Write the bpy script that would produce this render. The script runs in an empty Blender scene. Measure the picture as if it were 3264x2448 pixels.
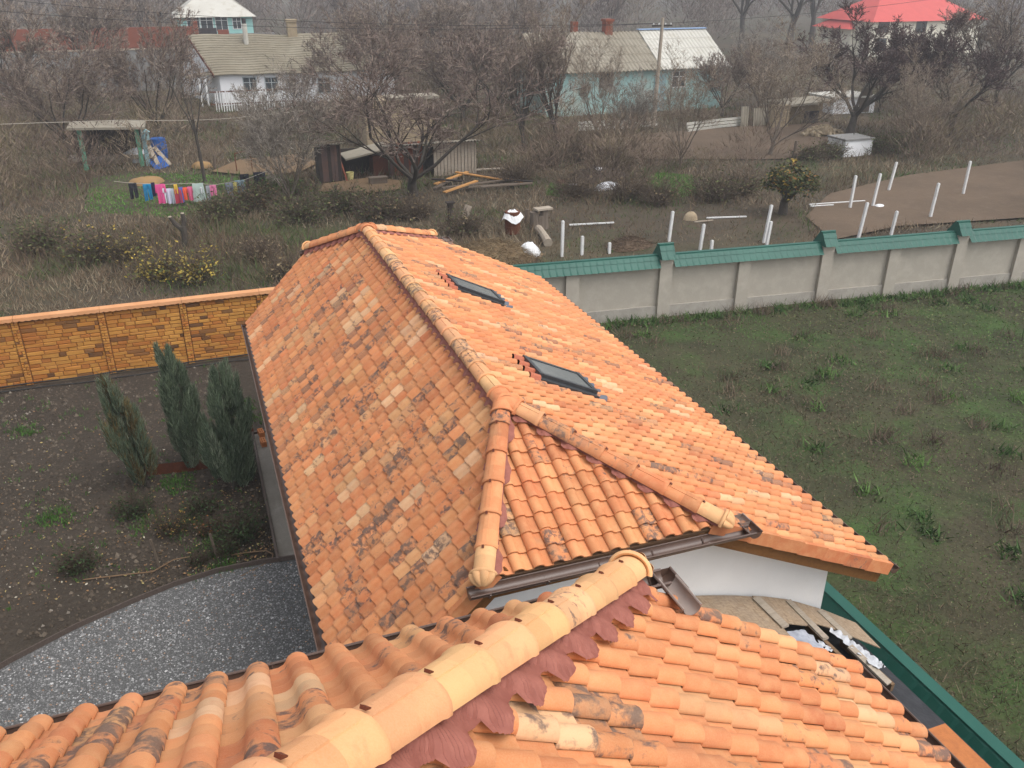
import bpy, bmesh, math, random
import numpy as np
from mathutils import Matrix, Vector

# ------------------------------------------------------------------ camera, sky, sun, exposure
S = bpy.context.scene
C = S.collection
CAM = np.array([-3.02, -12.05, 10.11])
YAW, PIT, ROL, FPX = math.radians(20.32), math.radians(25.75), math.radians(0.15), 2756.4
FW = np.array([math.sin(YAW)*math.cos(PIT), math.cos(YAW)*math.cos(PIT), -math.sin(PIT)])
RT = np.array([math.cos(YAW), -math.sin(YAW), 0.0])
UP = np.cross(RT, FW)
RT, UP = math.cos(ROL)*RT+math.sin(ROL)*UP, -math.sin(ROL)*RT+math.cos(ROL)*UP
cd = bpy.data.cameras.new('camera'); cam = bpy.data.objects.new('camera', cd); C.objects.link(cam)
cd.sensor_width = 36.0; cd.lens = FPX*36/3264; cd.clip_start = 0.1; cd.clip_end = 3000
m = Matrix.Identity(4)
for i in range(3):
    m[i][0], m[i][1], m[i][2], m[i][3] = RT[i], UP[i], -FW[i], CAM[i]
cam.matrix_world = m
S.camera = cam

SUN_EL, SUN_AZ = math.radians(60), math.radians(140)        # azimuth measured from +Y towards +X
W = bpy.data.worlds.new('World'); S.world = W; W.use_nodes = True
nt = W.node_tree; nt.nodes.clear()
sky = nt.nodes.new('ShaderNodeTexSky'); sky.sky_type = 'NISHITA'; sky.sun_disc = False
sky.sun_elevation = SUN_EL; sky.sun_rotation = SUN_AZ
sky.air_density = 1.0; sky.dust_density = 3.0; sky.ozone_density = 1.0
hs = nt.nodes.new('ShaderNodeHueSaturation'); hs.inputs['Saturation'].default_value = 0.22   # overcast: nearly white sky
bg = nt.nodes.new('ShaderNodeBackground'); bg.inputs['Strength'].default_value = 0.15
ow = nt.nodes.new('ShaderNodeOutputWorld')
nt.links.new(sky.outputs[0], hs.inputs['Color']); nt.links.new(hs.outputs[0], bg.inputs[0]); nt.links.new(bg.outputs[0], ow.inputs[0])
sd = bpy.data.lights.new('sun', 'SUN'); sd.energy = 0.6; sd.angle = math.radians(40); sd.color = (1.0, 0.96, 0.90)
so = bpy.data.objects.new('sun', sd); C.objects.link(so)
dv = Vector((math.sin(SUN_AZ)*math.cos(SUN_EL), math.cos(SUN_AZ)*math.cos(SUN_EL), math.sin(SUN_EL)))
so.rotation_euler = dv.to_track_quat('Z', 'Y').to_euler(); so.location = (0, 0, 60)
vs = S.view_settings; vs.view_transform = 'Standard'; vs.look = 'None'; vs.gamma = 1.0; vs.exposure = 0.88; vs.use_curve_mapping = False
try:
    S.cycles.max_bounces = 6; S.cycles.diffuse_bounces = 3; S.cycles.volume_bounces = 0; S.cycles.transparent_max_bounces = 12
except Exception: pass

OV = 3264/2212.0
def ray(x, y):
    d = FW + RT*((x*OV-1632)/FPX) - UP*((y*OV-1224)/FPX)
    return d/np.linalg.norm(d)
def atz(x, y, z=0.0):            # where the line of sight meets a level
    d = ray(x, y); return CAM + d*((z-CAM[2])/d[2])
def aty(x, y, Y):                # where it meets an upright plane
    d = ray(x, y); return CAM + d*((Y-CAM[1])/d[1])
def pix(P):
    d = np.asarray(P, float)-CAM; z = d@FW
    return (1632+FPX*(d@RT)/z)/OV, (1224-FPX*(d@UP)/z)/OV, z
RNG = random.Random(7)
NP = np.random.default_rng(11)
# ------------------------------------------------------------------ helpers
def rgb(r, g, b):                # 0..255 display colour -> linear
    f = lambda c: (c/255/12.92) if c/255 <= .04045 else ((c/255+.055)/1.055)**2.4
    return (f(r), f(g), f(b))
class MB:
    """collects vertices, faces and point colours for ONE mesh"""
    def __init__(s): s.v = []; s.f = []; s.c = []; s.col = (1, 1, 1, 1)
    def add(s, vs, fs, col=None):
        o = len(s.v); s.v.extend([tuple(map(float, q)) for q in vs]); s.f.extend([tuple(i+o for i in f) for f in fs])
        s.c.extend([col or s.col]*len(vs)); return s
    def box(s, c, d, rz=0, col=None, M=None):
        hx, hy, hz = d[0]/2, d[1]/2, d[2]/2; ca, sa = math.cos(rz), math.sin(rz); vs = []
        for x, y, z in ((-hx,-hy,-hz),(hx,-hy,-hz),(hx,hy,-hz),(-hx,hy,-hz),(-hx,-hy,hz),(hx,-hy,hz),(hx,hy,hz),(-hx,hy,hz)):
            p = (x*ca-y*sa, x*sa+y*ca, z)
            if M is not None: p = tuple(M @ Vector(p))
            vs.append((p[0]+c[0], p[1]+c[1], p[2]+c[2]))
        return s.add(vs, [(0,3,2,1),(4,5,6,7),(0,1,5,4),(1,2,6,5),(2,3,7,6),(3,0,4,7)], col)
    def b2(s, a, b, col=None):       # box from corner to corner
        return s.box([(a[i]+b[i])/2 for i in range(3)], [abs(b[i]-a[i]) for i in range(3)], 0, col)
    def beam(s, a, b, w, h, up=(0,0,1), col=None):   # rectangular bar from a to b
        a = np.array(a, float); b = np.array(b, float); d = b-a; d = d/np.linalg.norm(d); u = np.array(up, float)
        r = np.cross(d, u)
        if np.linalg.norm(r) < 1e-6: r = np.cross(d, (1,0,0))
        r /= np.linalg.norm(r); u = np.cross(r, d); vs = []
        for p in (a, b):
            for i, j in ((-1,-1),(1,-1),(1,1),(-1,1)): vs.append(p+r*i*w/2+u*j*h/2)
        return s.add(vs, [(0,1,2,3),(7,6,5,4),(0,4,5,1),(1,5,6,2),(2,6,7,3),(3,7,4,0)], col)
    def tube(s, pts, rad, n=6, col=None, cap=True):
        pts = [np.array(p, float) for p in pts]; k = len(pts)
        rad = [rad]*k if np.isscalar(rad) else rad
        ref = np.array((0.31, 0.17, 0.93)); vs = []
        for i, p in enumerate(pts):
            d = pts[min(i+1, k-1)]-pts[max(i-1, 0)]; d = d/(np.linalg.norm(d)+1e-12)
            a = np.cross(d, ref); a /= np.linalg.norm(a)+1e-12; b = np.cross(d, a)
            for j in range(n):
                t = 2*math.pi*j/n; vs.append(p+(a*math.cos(t)+b*math.sin(t))*rad[i])
        fs = [(i*n+j, i*n+(j+1) % n, (i+1)*n+(j+1) % n, (i+1)*n+j) for i in range(k-1) for j in range(n)]
        if cap: fs += [tuple(range(n-1, -1, -1)), tuple((k-1)*n+j for j in range(n))]
        return s.add(vs, fs, col)
    def grid(s, P, col=None, closed=False):           # P[i][j] points
        n, k = len(P), len(P[0]); vs = [q for r in P for q in r]
        fs = [(i*k+j, i*k+(j+1) % k, (i+1)*k+(j+1) % k, (i+1)*k+j) for i in range(n-1) for j in range(k if closed else k-1)]
        return s.add(vs, fs, col)
    def prism(s, poly, a, b, col=None):               # polygon (list of 3D) translated from offset a to offset b
        n = len(poly); vs = [np.array(p)+np.array(a) for p in poly]+[np.array(p)+np.array(b) for p in poly]
        fs = [tuple(range(n-1,-1,-1)), tuple(range(n, 2*n))]+[(i, (i+1) % n, n+(i+1) % n, n+i) for i in range(n)]
        return s.add(vs, fs, col)
    def lathe(s, prof, c, n=12, col=None):            # (r, z) rings about a vertical axis
        P = [[(c[0]+r*math.cos(2*math.pi*j/n), c[1]+r*math.sin(2*math.pi*j/n), c[2]+z) for j in range(n)] for r, z in prof]
        return s.grid(P, col, True)
    def build(s, name, mat, parent=None, smooth=False, kind=None, colors=False, loc=None):
        me = bpy.data.meshes.new(name); v = s.v
        if loc is not None: v = [(a-loc[0], b-loc[1], c-loc[2]) for a, b, c in v]
        me.from_pydata(v, [], s.f); me.update()
        bm = bmesh.new(); bm.from_mesh(me); bmesh.ops.recalc_face_normals(bm, faces=bm.faces); bm.to_mesh(me); bm.free()
        if colors: setcol(me, np.array(s.c, dtype=np.float32))
        return link(name, me, mat, parent, smooth, kind, loc)
def setcol(me, c):
    a = me.color_attributes.new('Col', 'FLOAT_COLOR', 'POINT'); a.data.foreach_set('color', np.ascontiguousarray(c, dtype=np.float32).ravel())
def link(name, me, mat, parent=None, smooth=False, kind=None, loc=None, M=None):
    o = bpy.data.objects.new(name, me); C.objects.link(o)
    if mat is not None and len(me.materials) == 0: me.materials.append(MT[mat] if isinstance(mat, str) else mat)
    if smooth:
        me.polygons.foreach_set('use_smooth', [True]*len(me.polygons))
        if smooth != 1: me.set_sharp_from_angle(angle=math.radians(smooth))
    if M is not None: o.matrix_basis = M
    elif loc is not None: o.location = loc
    par(o, parent)
    if kind: o['kind'] = kind
    return o
def world_basis(o):
    if o.parent is None: return o.matrix_basis.copy()
    return world_basis(o.parent) @ o.matrix_parent_inverse @ o.matrix_basis
def par(o, p):                       # parent and stay in place
    if p is not None:
        o.parent = p; o.matrix_parent_inverse = world_basis(p).inverted()
def fastmesh(name, V, F, mat, colr=None, parent=None, kind=None, smooth=False):   # numpy triangles or quads
    me = bpy.data.meshes.new(name); V = np.asarray(V, np.float32); F = np.asarray(F, np.int32); n, k = F.shape
    me.vertices.add(len(V)); me.vertices.foreach_set('co', V.ravel())
    me.loops.add(n*k); me.loops.foreach_set('vertex_index', F.ravel())
    me.polygons.add(n); me.polygons.foreach_set('loop_start', np.arange(0, n*k, k, dtype=np.int32))
    me.update(calc_edges=True)
    if colr is not None: setcol(me, colr)
    return link(name, me, mat, parent, smooth, kind)
def thing(name, label, cat, loc=(0,0,0), group=None, rz=0):
    o = bpy.data.objects.new(name, None); C.objects.link(o); o.location = loc; o.rotation_euler = (0,0,rz); o.empty_display_size = .2
    return tag(o, label, cat, group)
def tag(o, label, cat, group=None):
    o['label'] = label; o['category'] = cat
    if group: o['group'] = group
    return o
def struct(o): o['kind'] = 'structure'; return o
def dup(o, M, label=None, parent=None):          # a copy of a thing with its parts
    c = o.copy(); C.objects.link(c)
    if parent is None: c.matrix_basis = M
    else: c.parent = parent; c.matrix_parent_inverse = o.matrix_parent_inverse.copy(); c.matrix_basis = o.matrix_basis.copy()
    if label: c['label'] = label
    for k in [x for x in o.children]: dup(k, None, None, c)
    return c
# ------------------------------------------------------------------ materials
MT = {}
def mk(name, col, rough=.85, var=(), bump=None, vcol=False, metal=0.0, spec=.3, coord='pos', trans=None, alpha=None):
    """var: (scale, colour, lo, hi, amount) noise layers over the base colour; bump: (scale, strength)"""
    m = bpy.data.materials.new(name); m.use_nodes = True; t = m.node_tree; N = t.nodes; L = t.links
    b = N['Principled BSDF']; b.inputs['Roughness'].default_value = rough; b.inputs['Metallic'].default_value = metal
    b.inputs['Specular IOR Level'].default_value = spec
    if coord == 'pos': co = N.new('ShaderNodeNewGeometry').outputs['Position']
    else: co = N.new('ShaderNodeTexCoord').outputs['Object']
    if vcol:
        a = N.new('ShaderNodeAttribute'); a.attribute_name = 'Col'; cur = a.outputs['Color']
    else:
        r = N.new('ShaderNodeRGB'); r.outputs[0].default_value = (*col, 1); cur = r.outputs[0]
    for sc, c2, lo, hi, am in var:
        n = N.new('ShaderNodeTexNoise'); n.inputs['Detail'].default_value = 5; n.inputs['Roughness'].default_value = .62
        if isinstance(sc, tuple):
            mp = N.new('ShaderNodeMapping'); mp.inputs['Scale'].default_value = sc; L.new(co, mp.inputs[0]); L.new(mp.outputs[0], n.inputs[0]); n.inputs['Scale'].default_value = 1
        else: L.new(co, n.inputs['Vector']); n.inputs['Scale'].default_value = sc
        mr = N.new('ShaderNodeMapRange'); mr.inputs[1].default_value = lo; mr.inputs[2].default_value = hi; mr.inputs[3].default_value = 0; mr.inputs[4].default_value = am
        L.new(n.outputs[0], mr.inputs[0])
        mx = N.new('ShaderNodeMix'); mx.data_type = 'RGBA'
        L.new(mr.outputs[0], mx.inputs[0]); L.new(cur, mx.inputs[6])
        mx.inputs[7].default_value = (*c2, 1); cur = mx.outputs[2]
    L.new(cur, b.inputs['Base Color'])
    if bump:
        n = N.new('ShaderNodeTexNoise'); n.inputs['Scale'].default_value = bump[0]; n.inputs['Detail'].default_value = 4; L.new(co, n.inputs['Vector'])
        bp = N.new('ShaderNodeBump'); bp.inputs['Strength'].default_value = bump[1]; bp.inputs['Distance'].default_value = .02
        L.new(n.outputs[0], bp.inputs['Height']); L.new(bp.outputs[0], b.inputs['Normal'])
    if alpha is not None: b.inputs['Alpha'].default_value = alpha
    MT[name] = m; return m
def mk_tile(name, per_object):
    """fired clay: own colour and soot amount of each tile, blotches of soot and bloom"""
    m = bpy.data.materials.new(name); m.use_nodes = True; t = m.node_tree; N = t.nodes; L = t.links
    b = N['Principled BSDF']; b.inputs['Roughness'].default_value = .78; b.inputs['Specular IOR Level'].default_value = .25
    if per_object:
        oi = N.new('ShaderNodeObjectInfo'); colr, soot = oi.outputs['Color'], oi.outputs['Alpha']
        sp = N.new('ShaderNodeSeparateXYZ'); L.new(N.new('ShaderNodeTexCoord').outputs['Object'], sp.inputs[0])
        gt = N.new('ShaderNodeMath'); gt.operation = 'GREATER_THAN'; gt.inputs[1].default_value = .199; L.new(sp.outputs[1], gt.inputs[0])
        ma = N.new('ShaderNodeMath'); ma.operation = 'MULTIPLY_ADD'; ma.inputs[1].default_value = .537; L.new(gt.outputs[0], ma.inputs[0]); L.new(oi.outputs['Random'], ma.inputs[2]); seed = ma.outputs[0]
        wn = N.new('ShaderNodeTexWhiteNoise'); wn.noise_dimensions = '1D'; L.new(seed, wn.inputs['W'])
        vr = N.new('ShaderNodeMapRange'); L.new(wn.outputs[0], vr.inputs[0]); vr.inputs[3].default_value = .86; vr.inputs[4].default_value = 1.12
        vm = N.new('ShaderNodeVectorMath'); vm.operation = 'SCALE'; L.new(colr, vm.inputs[0]); L.new(vr.outputs[0], vm.inputs['Scale']); colr = vm.outputs[0]
    else:
        a = N.new('ShaderNodeAttribute'); a.attribute_name = 'Col'; colr, soot = a.outputs['Color'], a.outputs['Alpha']
        sx = N.new('ShaderNodeSeparateColor'); L.new(colr, sx.inputs[0])
        mm = N.new('ShaderNodeMath'); mm.operation = 'MULTIPLY'; mm.inputs[1].default_value = 131.7; L.new(sx.outputs[1], mm.inputs[0]); seed = mm.outputs[0]
    pos = N.new('ShaderNodeNewGeometry').outputs['Position']
    cx = N.new('ShaderNodeVectorMath'); cx.operation = 'SCALE'; cx.inputs[0].default_value = (57, 31, 13); L.new(seed, cx.inputs['Scale'])
    ad = N.new('ShaderNodeVectorMath'); ad.operation = 'ADD'; L.new(pos, ad.inputs[0]); L.new(cx.outputs[0], ad.inputs[1]); co = ad.outputs[0]
    def noise(sc, det, dist=0.0, vec=co):
        n = N.new('ShaderNodeTexNoise'); n.inputs['Scale'].default_value = sc; n.inputs['Detail'].default_value = det; n.inputs['Distortion'].default_value = dist
        n.inputs['Roughness'].default_value = .6; L.new(vec, n.inputs['Vector']); return n.outputs[0]
    def mrange(x, a0, a1, b0, b1):
        r = N.new('ShaderNodeMapRange'); L.new(x, r.inputs[0]); r.inputs[3].default_value = b0; r.inputs[4].default_value = b1
        for i, q in ((1, a0), (2, a1)):
            if isinstance(q, (int, float)): r.inputs[i].default_value = q
            else: L.new(q, r.inputs[i])
        return r.outputs[0]
    def mix(fac, c1, c2, mode='MIX'):
        x = N.new('ShaderNodeMix'); x.data_type = 'RGBA'; x.blend_type = mode
        if isinstance(fac, (int, float)): x.inputs[0].default_value = fac
        else: L.new(fac, x.inputs[0])
        for i, q in ((6, c1), (7, c2)):
            if isinstance(q, tuple): x.inputs[i].default_value = (*q, 1)
            else: L.new(q, x.inputs[i])
        return x.outputs[2]
    cur = mix(mrange(noise(7, 2), .42, .72, 0, .42), colr, (.66, .35, .16))            # pale bloom
    cur = mix(mrange(noise(11, 3, .3), .55, .75, 0, .35), cur, (.50, .17, .075))        # redder fire marks
    s1 = mrange(soot, 0, 1, .77, .41); s2n = N.new('ShaderNodeMath'); s2n.operation = 'ADD'; L.new(s1, s2n.inputs[0]); s2n.inputs[1].default_value = .13
    st = mrange(noise(14, 6, .3), s1, s2n.outputs[0], 0, .86)
    cur = mix(st, cur, (.085, .062, .060))
    cur = mix(mrange(noise(3.1, 3), s1, s2n.outputs[0], 0, .35), cur, (.20, .13, .085))
    cur = mix(mrange(noise(140, 2), .35, .75, 0, .10), cur, (.85, .6, .42))
    L.new(cur, b.inputs['Base Color'])
    bp = N.new('ShaderNodeBump'); bp.inputs['Strength'].default_value = .16; bp.inputs['Distance'].default_value = .006
    L.new(noise(210, 4), bp.inputs['Height']); L.new(bp.outputs[0], b.inputs['Normal'])
    MT[name] = m
mk_tile('clay_tile', True); mk_tile('clay_tiles', False)
mk('clay_red', (.42,.13,.07), .8, [(9,(.30,.085,.05),.4,.7,.6),(30,(.55,.22,.13),.5,.8,.4)])
mk('flashing', (.25,.085,.062), .75, [(14,(.38,.145,.105),.4,.7,.6),(60,(.24,.075,.055),.5,.8,.4)])
mk('clip', (.13,.035,.018), .55)
mk('white_render', (.80,.79,.775), .9, [(1.3,(.70,.69,.675),.4,.75,.6),(7,(.72,.70,.67),.55,.8,.35)], (40,.12))
mk('gutter', (.095,.055,.040), .38, [(8,(.14,.088,.066),.45,.7,.5)], None, False, .0, .5)
mk('gutter_inner', (.30,.235,.20), .42, [(8,(.22,.165,.14),.45,.7,.5)], None, False, .2, .5)
mk('barge_wood', (.17,.075,.022), .6, [((30,3,30),(.11,.045,.012),.4,.7,.7)])
mk('roof_sheathing', (.16,.09,.05), .9)
mk('skylight_frame', (.05,.053,.057), .45, [(6,(.075,.078,.08),.4,.7,.5)], None, False, .3)
mk('skylight_glass', (.16,.17,.165), .16, [(5,(.20,.205,.195),.4,.7,.6)], None, False, 0, .7)
mk('lead', (.10,.115,.14), .5, [(14,(.15,.165,.19),.4,.7,.5)], (30,.2))
mk('osb', (.30,.215,.14), .9, [((9,40,40),(.40,.31,.215),.45,.62,.8),((40,9,40),(.20,.135,.085),.5,.68,.8),(2.2,(.23,.185,.145),.45,.7,.6)], (60,.3))
mk('plank_grey', (.36,.30,.235), .85, [((4,60,60),(.24,.195,.15),.42,.65,.8),(3,(.42,.37,.30),.45,.7,.5)], (70,.2))
mk('plank_brown', (.20,.125,.07), .85, [((4,60,60),(.12,.075,.045),.42,.65,.8)], (70,.2))
mk('film', (.34,.36,.41), .35, [(4,(.48,.50,.55),.42,.66,.8),(11,(.22,.235,.28),.5,.72,.7)], (9,.5))
mk('film_white', (.50,.51,.53), .4, [(6,(.50,.51,.54),.42,.66,.7)], (12,.6))
mk('membrane', (.022,.022,.026), .6, [(5,(.05,.05,.055),.45,.7,.6)], (20,.4))
mk('fence_green', (.007,.078,.056), .5, [(.9,(.018,.115,.082),.4,.7,.5),(9,(.02,.10,.075),.55,.8,.4)], None, False, 0, .4)
mk('fence_render', (.37,.335,.28), .95, [(.7,(.38,.34,.285),.4,.7,.7),(3,(.50,.45,.385),.45,.75,.5),(18,(.33,.295,.245),.55,.8,.4)], (25,.2))
mk('plinth', (.36,.33,.285), .95, [(2,(.24,.22,.19),.42,.7,.7),(14,(.44,.41,.36),.5,.75,.5)], (30,.3))
mk('ochre_stone', (.38,.16,.035), .9, [(1.1,(.33,.12,.026),.4,.7,.5),(10,(.26,.115,.035),.55,.8,.5)], (30,.25), True)
mk('ochre_cap', (.58,.29,.14), .85, [(1.2,(.46,.20,.08),.4,.7,.6),(9,(.34,.16,.075),.58,.8,.5)])
mk('soil', (.044,.034,.025), 1, [(.45,(.064,.049,.036),.42,.68,.8),(2.1,(.038,.030,.022),.46,.7,.7),(9,(.088,.07,.052),.52,.75,.65),(38,(.026,.02,.014),.5,.70,.7),(90,(.18,.155,.125),.66,.8,.5)], (16,1.6))
mk('ground', (.068,.051,.033), 1, [(.06,(.060,.067,.026),.45,.62,.75),(.16,(.095,.066,.040),.47,.66,.8),(.6,(.042,.036,.025),.45,.7,.65),(1.1,(.042,.085,.018),.60,.72,.65),(2.6,(.105,.077,.05),.52,.75,.6),(12,(.030,.026,.018),.48,.72,.6),(42,(.19,.155,.11),.62,.8,.5)], (9,1.0))
mk('field', (.052,.058,.024), 1, [(.12,(.068,.055,.033),.42,.62,.85),(.35,(.05,.092,.022),.48,.64,.9),(.9,(.026,.024,.013),.45,.7,.6),(3,(.045,.058,.02),.55,.75,.5),(14,(.018,.018,.010),.48,.72,.7),(45,(.085,.08,.045),.62,.8,.45)], (14,1.0))
mk('dirt_path', (.17,.108,.058), 1, [(.5,(.14,.095,.055),.42,.68,.8),(6,(.10,.07,.043),.52,.75,.6)], (12,.6))
mk('bare_plot', (.125,.086,.056), 1, [(.3,(.09,.063,.041),.42,.68,.8),(2,(.15,.108,.072),.5,.72,.6),(14,(.06,.043,.03),.52,.75,.6)], (12,.7))
mk('gravel_bed', (.135,.133,.13), .95, [(60,(.02,.021,.023),.45,.65,.7)], (70,1))
mk('gravel', (.1,.1,.1), .9, (), None, True)
mk('concrete_path', (.235,.21,.178), .95, [(1.0,(.15,.128,.105),.42,.66,.85),(4,(.32,.295,.26),.52,.74,.6),(20,(.10,.084,.068),.58,.8,.5)], (25,.3))
mk('edging', (.085,.062,.052), .9, [((60,4,30),(.13,.105,.09),.4,.68,.7)], (50,.2))
mk('rust', (.115,.034,.014), .85, [(6,(.075,.024,.012),.4,.7,.7),(25,(.17,.06,.025),.5,.75,.5)])
mk('leaf', (.1,.1,.1), .8, (), None, True, 0, .2)
mk('twig', (.1,.1,.1), .95, (), None, True, 0, .1)
mk('bark', (.055,.045,.037), .95, [((30,30,5),(.095,.078,.064),.42,.68,.7),(3,(.075,.075,.05),.5,.72,.5)], (40,.6))
mk('bark_pale', (.14,.11,.085), .95, [((30,30,5),(.19,.155,.125),.42,.68,.7)], (40,.4))
mk('white_paint', (.70,.70,.69), .7, [((25,25,5),(.40,.38,.345),.5,.72,.7),(60,(.2,.18,.15),.64,.78,.6)])
mk('wood_old', (.15,.115,.085), .9, [((30,30,4),(.09,.067,.05),.42,.66,.8)], (40,.3))
mk('wood_fresh', (.50,.255,.085), .8, [((3,40,40),(.36,.17,.05),.42,.66,.7)])
mk('wood_dark', (.034,.026,.022), .9, [((30,30,4),(.07,.055,.045),.5,.7,.6)])
mk('whitewash', (.80,.80,.81), .9, [(.5,(.70,.70,.72),.42,.7,.6),(4,(.60,.585,.56),.6,.8,.4)])
mk('slate_old', (.205,.178,.128), .95, [(.35,(.27,.24,.18),.42,.66,.7),(1.6,(.15,.13,.095),.48,.7,.6),(14,(.12,.105,.08),.55,.8,.4)])
mk('slate_grey', (.245,.215,.165), .95, [(.3,(.31,.28,.225),.42,.66,.7),(2,(.17,.15,.115),.48,.7,.6)])
mk('slate_new', (.47,.45,.40), .9, [(.35,(.54,.525,.47),.42,.66,.7),(1.2,(.33,.29,.22),.52,.72,.6)])
mk('teal_wall', (.29,.55,.52), .9, [(.6,(.36,.60,.56),.42,.66,.6),(3,(.42,.45,.40),.62,.8,.5)])
mk('teal_worn', (.30,.47,.45), .9, [(.5,(.36,.37,.32),.45,.62,.8),(2,(.25,.165,.115),.56,.7,.8)])
mk('cream_wall', (.74,.70,.58), .9, [(.7,(.66,.62,.50),.42,.66,.6)])
mk('red_roof', (.52,.085,.075), .7, [(1,(.45,.07,.065),.42,.66,.6)])
mk('blue_roof_edge', (.25,.36,.55), .7)
mk('window_dark', (.045,.055,.06), .15, [(2,(.09,.10,.11),.42,.66,.7)], None, False, 0, .6)
mk('window_frame_grey', (.42,.46,.47), .7)
mk('red_brick', (.215,.062,.034), .9, [(2,(.165,.052,.032),.42,.66,.7),(12,(.28,.10,.06),.52,.75,.5)], (20,.3))
mk('orange_brick', (.46,.165,.055), .9, [(12,(.36,.125,.045),.42,.66,.7)], (50,.3), False)
mk('brick_mix', (.1,.1,.1), .9, [(30,(.2,.1,.05),.6,.8,.4)], (40,.3), True)
mk('mortar', (.30,.27,.235), .95)
mk('rubble_stone', (.33,.26,.17), .95, [(4,(.24,.185,.12),.42,.66,.7),(18,(.42,.35,.25),.5,.75,.5)], (20,.5))
mk('concrete_grey', (.22,.215,.205), .95, [(1,(.16,.155,.148),.42,.66,.7),(5,(.28,.275,.26),.52,.75,.5)], (15,.3))
mk('dark_sheet', (.03,.022,.024), .6, [(2,(.05,.035,.035),.42,.66,.7)])
mk('rusty_sheet', (.105,.062,.05), .8, [(1.5,(.065,.05,.05),.42,.66,.8),(7,(.15,.07,.045),.52,.75,.6)])
mk('cloth', (.5,.5,.5), .95, (), None, True, 0, .1)
mk('blue_plastic', (.018,.085,.30), .5, [(4,(.03,.12,.36),.42,.66,.6)])
mk('yellow_plastic', (.62,.55,.24), .5)
mk('white_plastic', (.74,.74,.74), .5, [(8,(.6,.6,.6),.42,.66,.5)], (14,.6))
mk('rope', (.40,.36,.30), .9)
mk('cable', (.02,.02,.02), .6)
mk('sand', (.27,.17,.08), 1, [(4,(.32,.19,.07),.42,.66,.7)], (20,.3))
mk('green_paint', (.10,.30,.20), .7, [(4,(.14,.36,.25),.42,.66,.6)])
mk('pale_blue_paint', (.22,.34,.36), .8, [(5,(.30,.40,.41),.42,.66,.6)])
mk('hay', (.17,.115,.060), 1, (), None, True)
# ------------------------------------------------------------------ the setting: ground sheets
def sheet(name, poly, z, mat, sub=0):
    b = MB(); b.add([(x, y, z) for x, y in poly], [tuple(range(len(poly)))]); return struct(b.build(name, mat))
def bumpy(name, x0, x1, y0, y1, st, z, amp, mat):
    nx, ny = int((x1-x0)/st)+1, int((y1-y0)/st)+1
    X, Y = np.meshgrid(np.linspace(x0, x1, nx), np.linspace(y0, y1, ny))
    Z = z+amp*(np.sin(X*.9+1.3*np.sin(Y*.53))*.5+np.sin(Y*1.3+X*.37)*.4+np.sin(X*2.7+Y*1.9)*.25+np.sin(X*.31-Y*.23)*.6)
    i = np.arange(nx*ny).reshape(ny, nx)
    F = np.stack([i[:-1,:-1], i[:-1,1:], i[1:,1:], i[1:,:-1]], -1).reshape(-1, 4)
    return struct(fastmesh(name, np.stack([X, Y, Z], -1).reshape(-1, 3), F, mat, smooth=True))
sheet('ground', [(-900,-300),(900,-300),(900,2200),(-900,2200)], -.25, 'ground')
bumpy('waste_ground', -45, 75, 11.9, 110, .8, -.04, .035, 'ground')
bumpy('meadow', 4.55, 60, -22, 11.55, .5, -.06, .05, 'field')
bumpy('yard_soil', -16, 4.35, -22, 11.95, .4, -.02, .018, 'soil')
pl = [atz(*q) for q in ((1740,470),(1790,420),(1960,380),(2230,345),(2240,470),(1940,490),(1800,520))]
sheet('bare_vineyard_plot', [(p[0], p[1]) for p in pl], .045, 'bare_plot')
pl = [atz(*q) for q in ((455,372),(520,345),(640,335),(690,352),(650,372),(560,382))]
sheet('sandy_track', [(p[0], p[1]) for p in pl], .05, 'dirt_path')
pl = [atz(*q) for q in ((690,415),(700,398),(800,385),(870,392),(865,410),(790,420))]
sheet('shed_track', [(p[0], p[1]) for p in pl], .05, 'dirt_path')
pl = [atz(*q) for q in ((1250,300),(1600,275),(1790,265),(1800,300),(1700,345),(1400,345),(1290,330))]
sheet('dry_garden_plot', [(p[0], p[1]) for p in pl], .045, 'bare_plot')
# gravel bed of the yard, with its curved metal edge
edge = [(-9.5,-1.6),(-8,-.2),(-6.9,.62),(-6,1.12),(-5.14,1.48),(-4.4,1.74),(-3.65,1.88),(-2.9,1.87),(-2.14,1.78)]
sheet('gravel_bed', edge+[(-2.0,-9),(-9.5,-9)], .03, 'gravel_bed')
n = 34000; gx = NP.uniform(-9.4, -2.05, n*2); gy = NP.uniform(-3.2, 1.9, n*2)
lim = np.interp(gx, [e[0] for e in edge], [e[1] for e in edge])
k = (gy < lim-.03); gx, gy = gx[k][:n], gy[k][:n]; n = len(gx)
r = NP.uniform(.009, .022, n)*(1+.6*(NP.random(n) < .06)); th = NP.uniform(0, 6.28, n); el = NP.uniform(.5, 1, n)
V = np.zeros((n, 5, 3)); 
for j in range(4):
    a = th+j*math.pi/2+NP.uniform(-.4, .4, n); V[:, j, 0] = gx+np.cos(a)*r; V[:, j, 1] = gy+np.sin(a)*r*el; V[:, j, 2] = .03+NP.uniform(0, .006, n)
V[:, 4, 0] = gx+NP.uniform(-.4, .4, n)*r; V[:, 4, 1] = gy+NP.uniform(-.4, .4, n)*r; V[:, 4, 2] = .034+r*NP.uniform(.5, 1.1, n)
F = (np.arange(n)[:, None, None]*5+np.array([[0,1,4],[1,2,4],[2,3,4],[3,0,4]])[None]).reshape(-1, 3)
g = NP.choice([.10,.15,.20,.26,.34,.50], n, p=[.22,.26,.24,.16,.09,.03]); colr = np.stack([g*1.01, g, g*.985, np.ones(n)], -1)
br = NP.random(n) < .04; colr[br, 0] *= 1.5; colr[br, 2] *= .7
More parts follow.
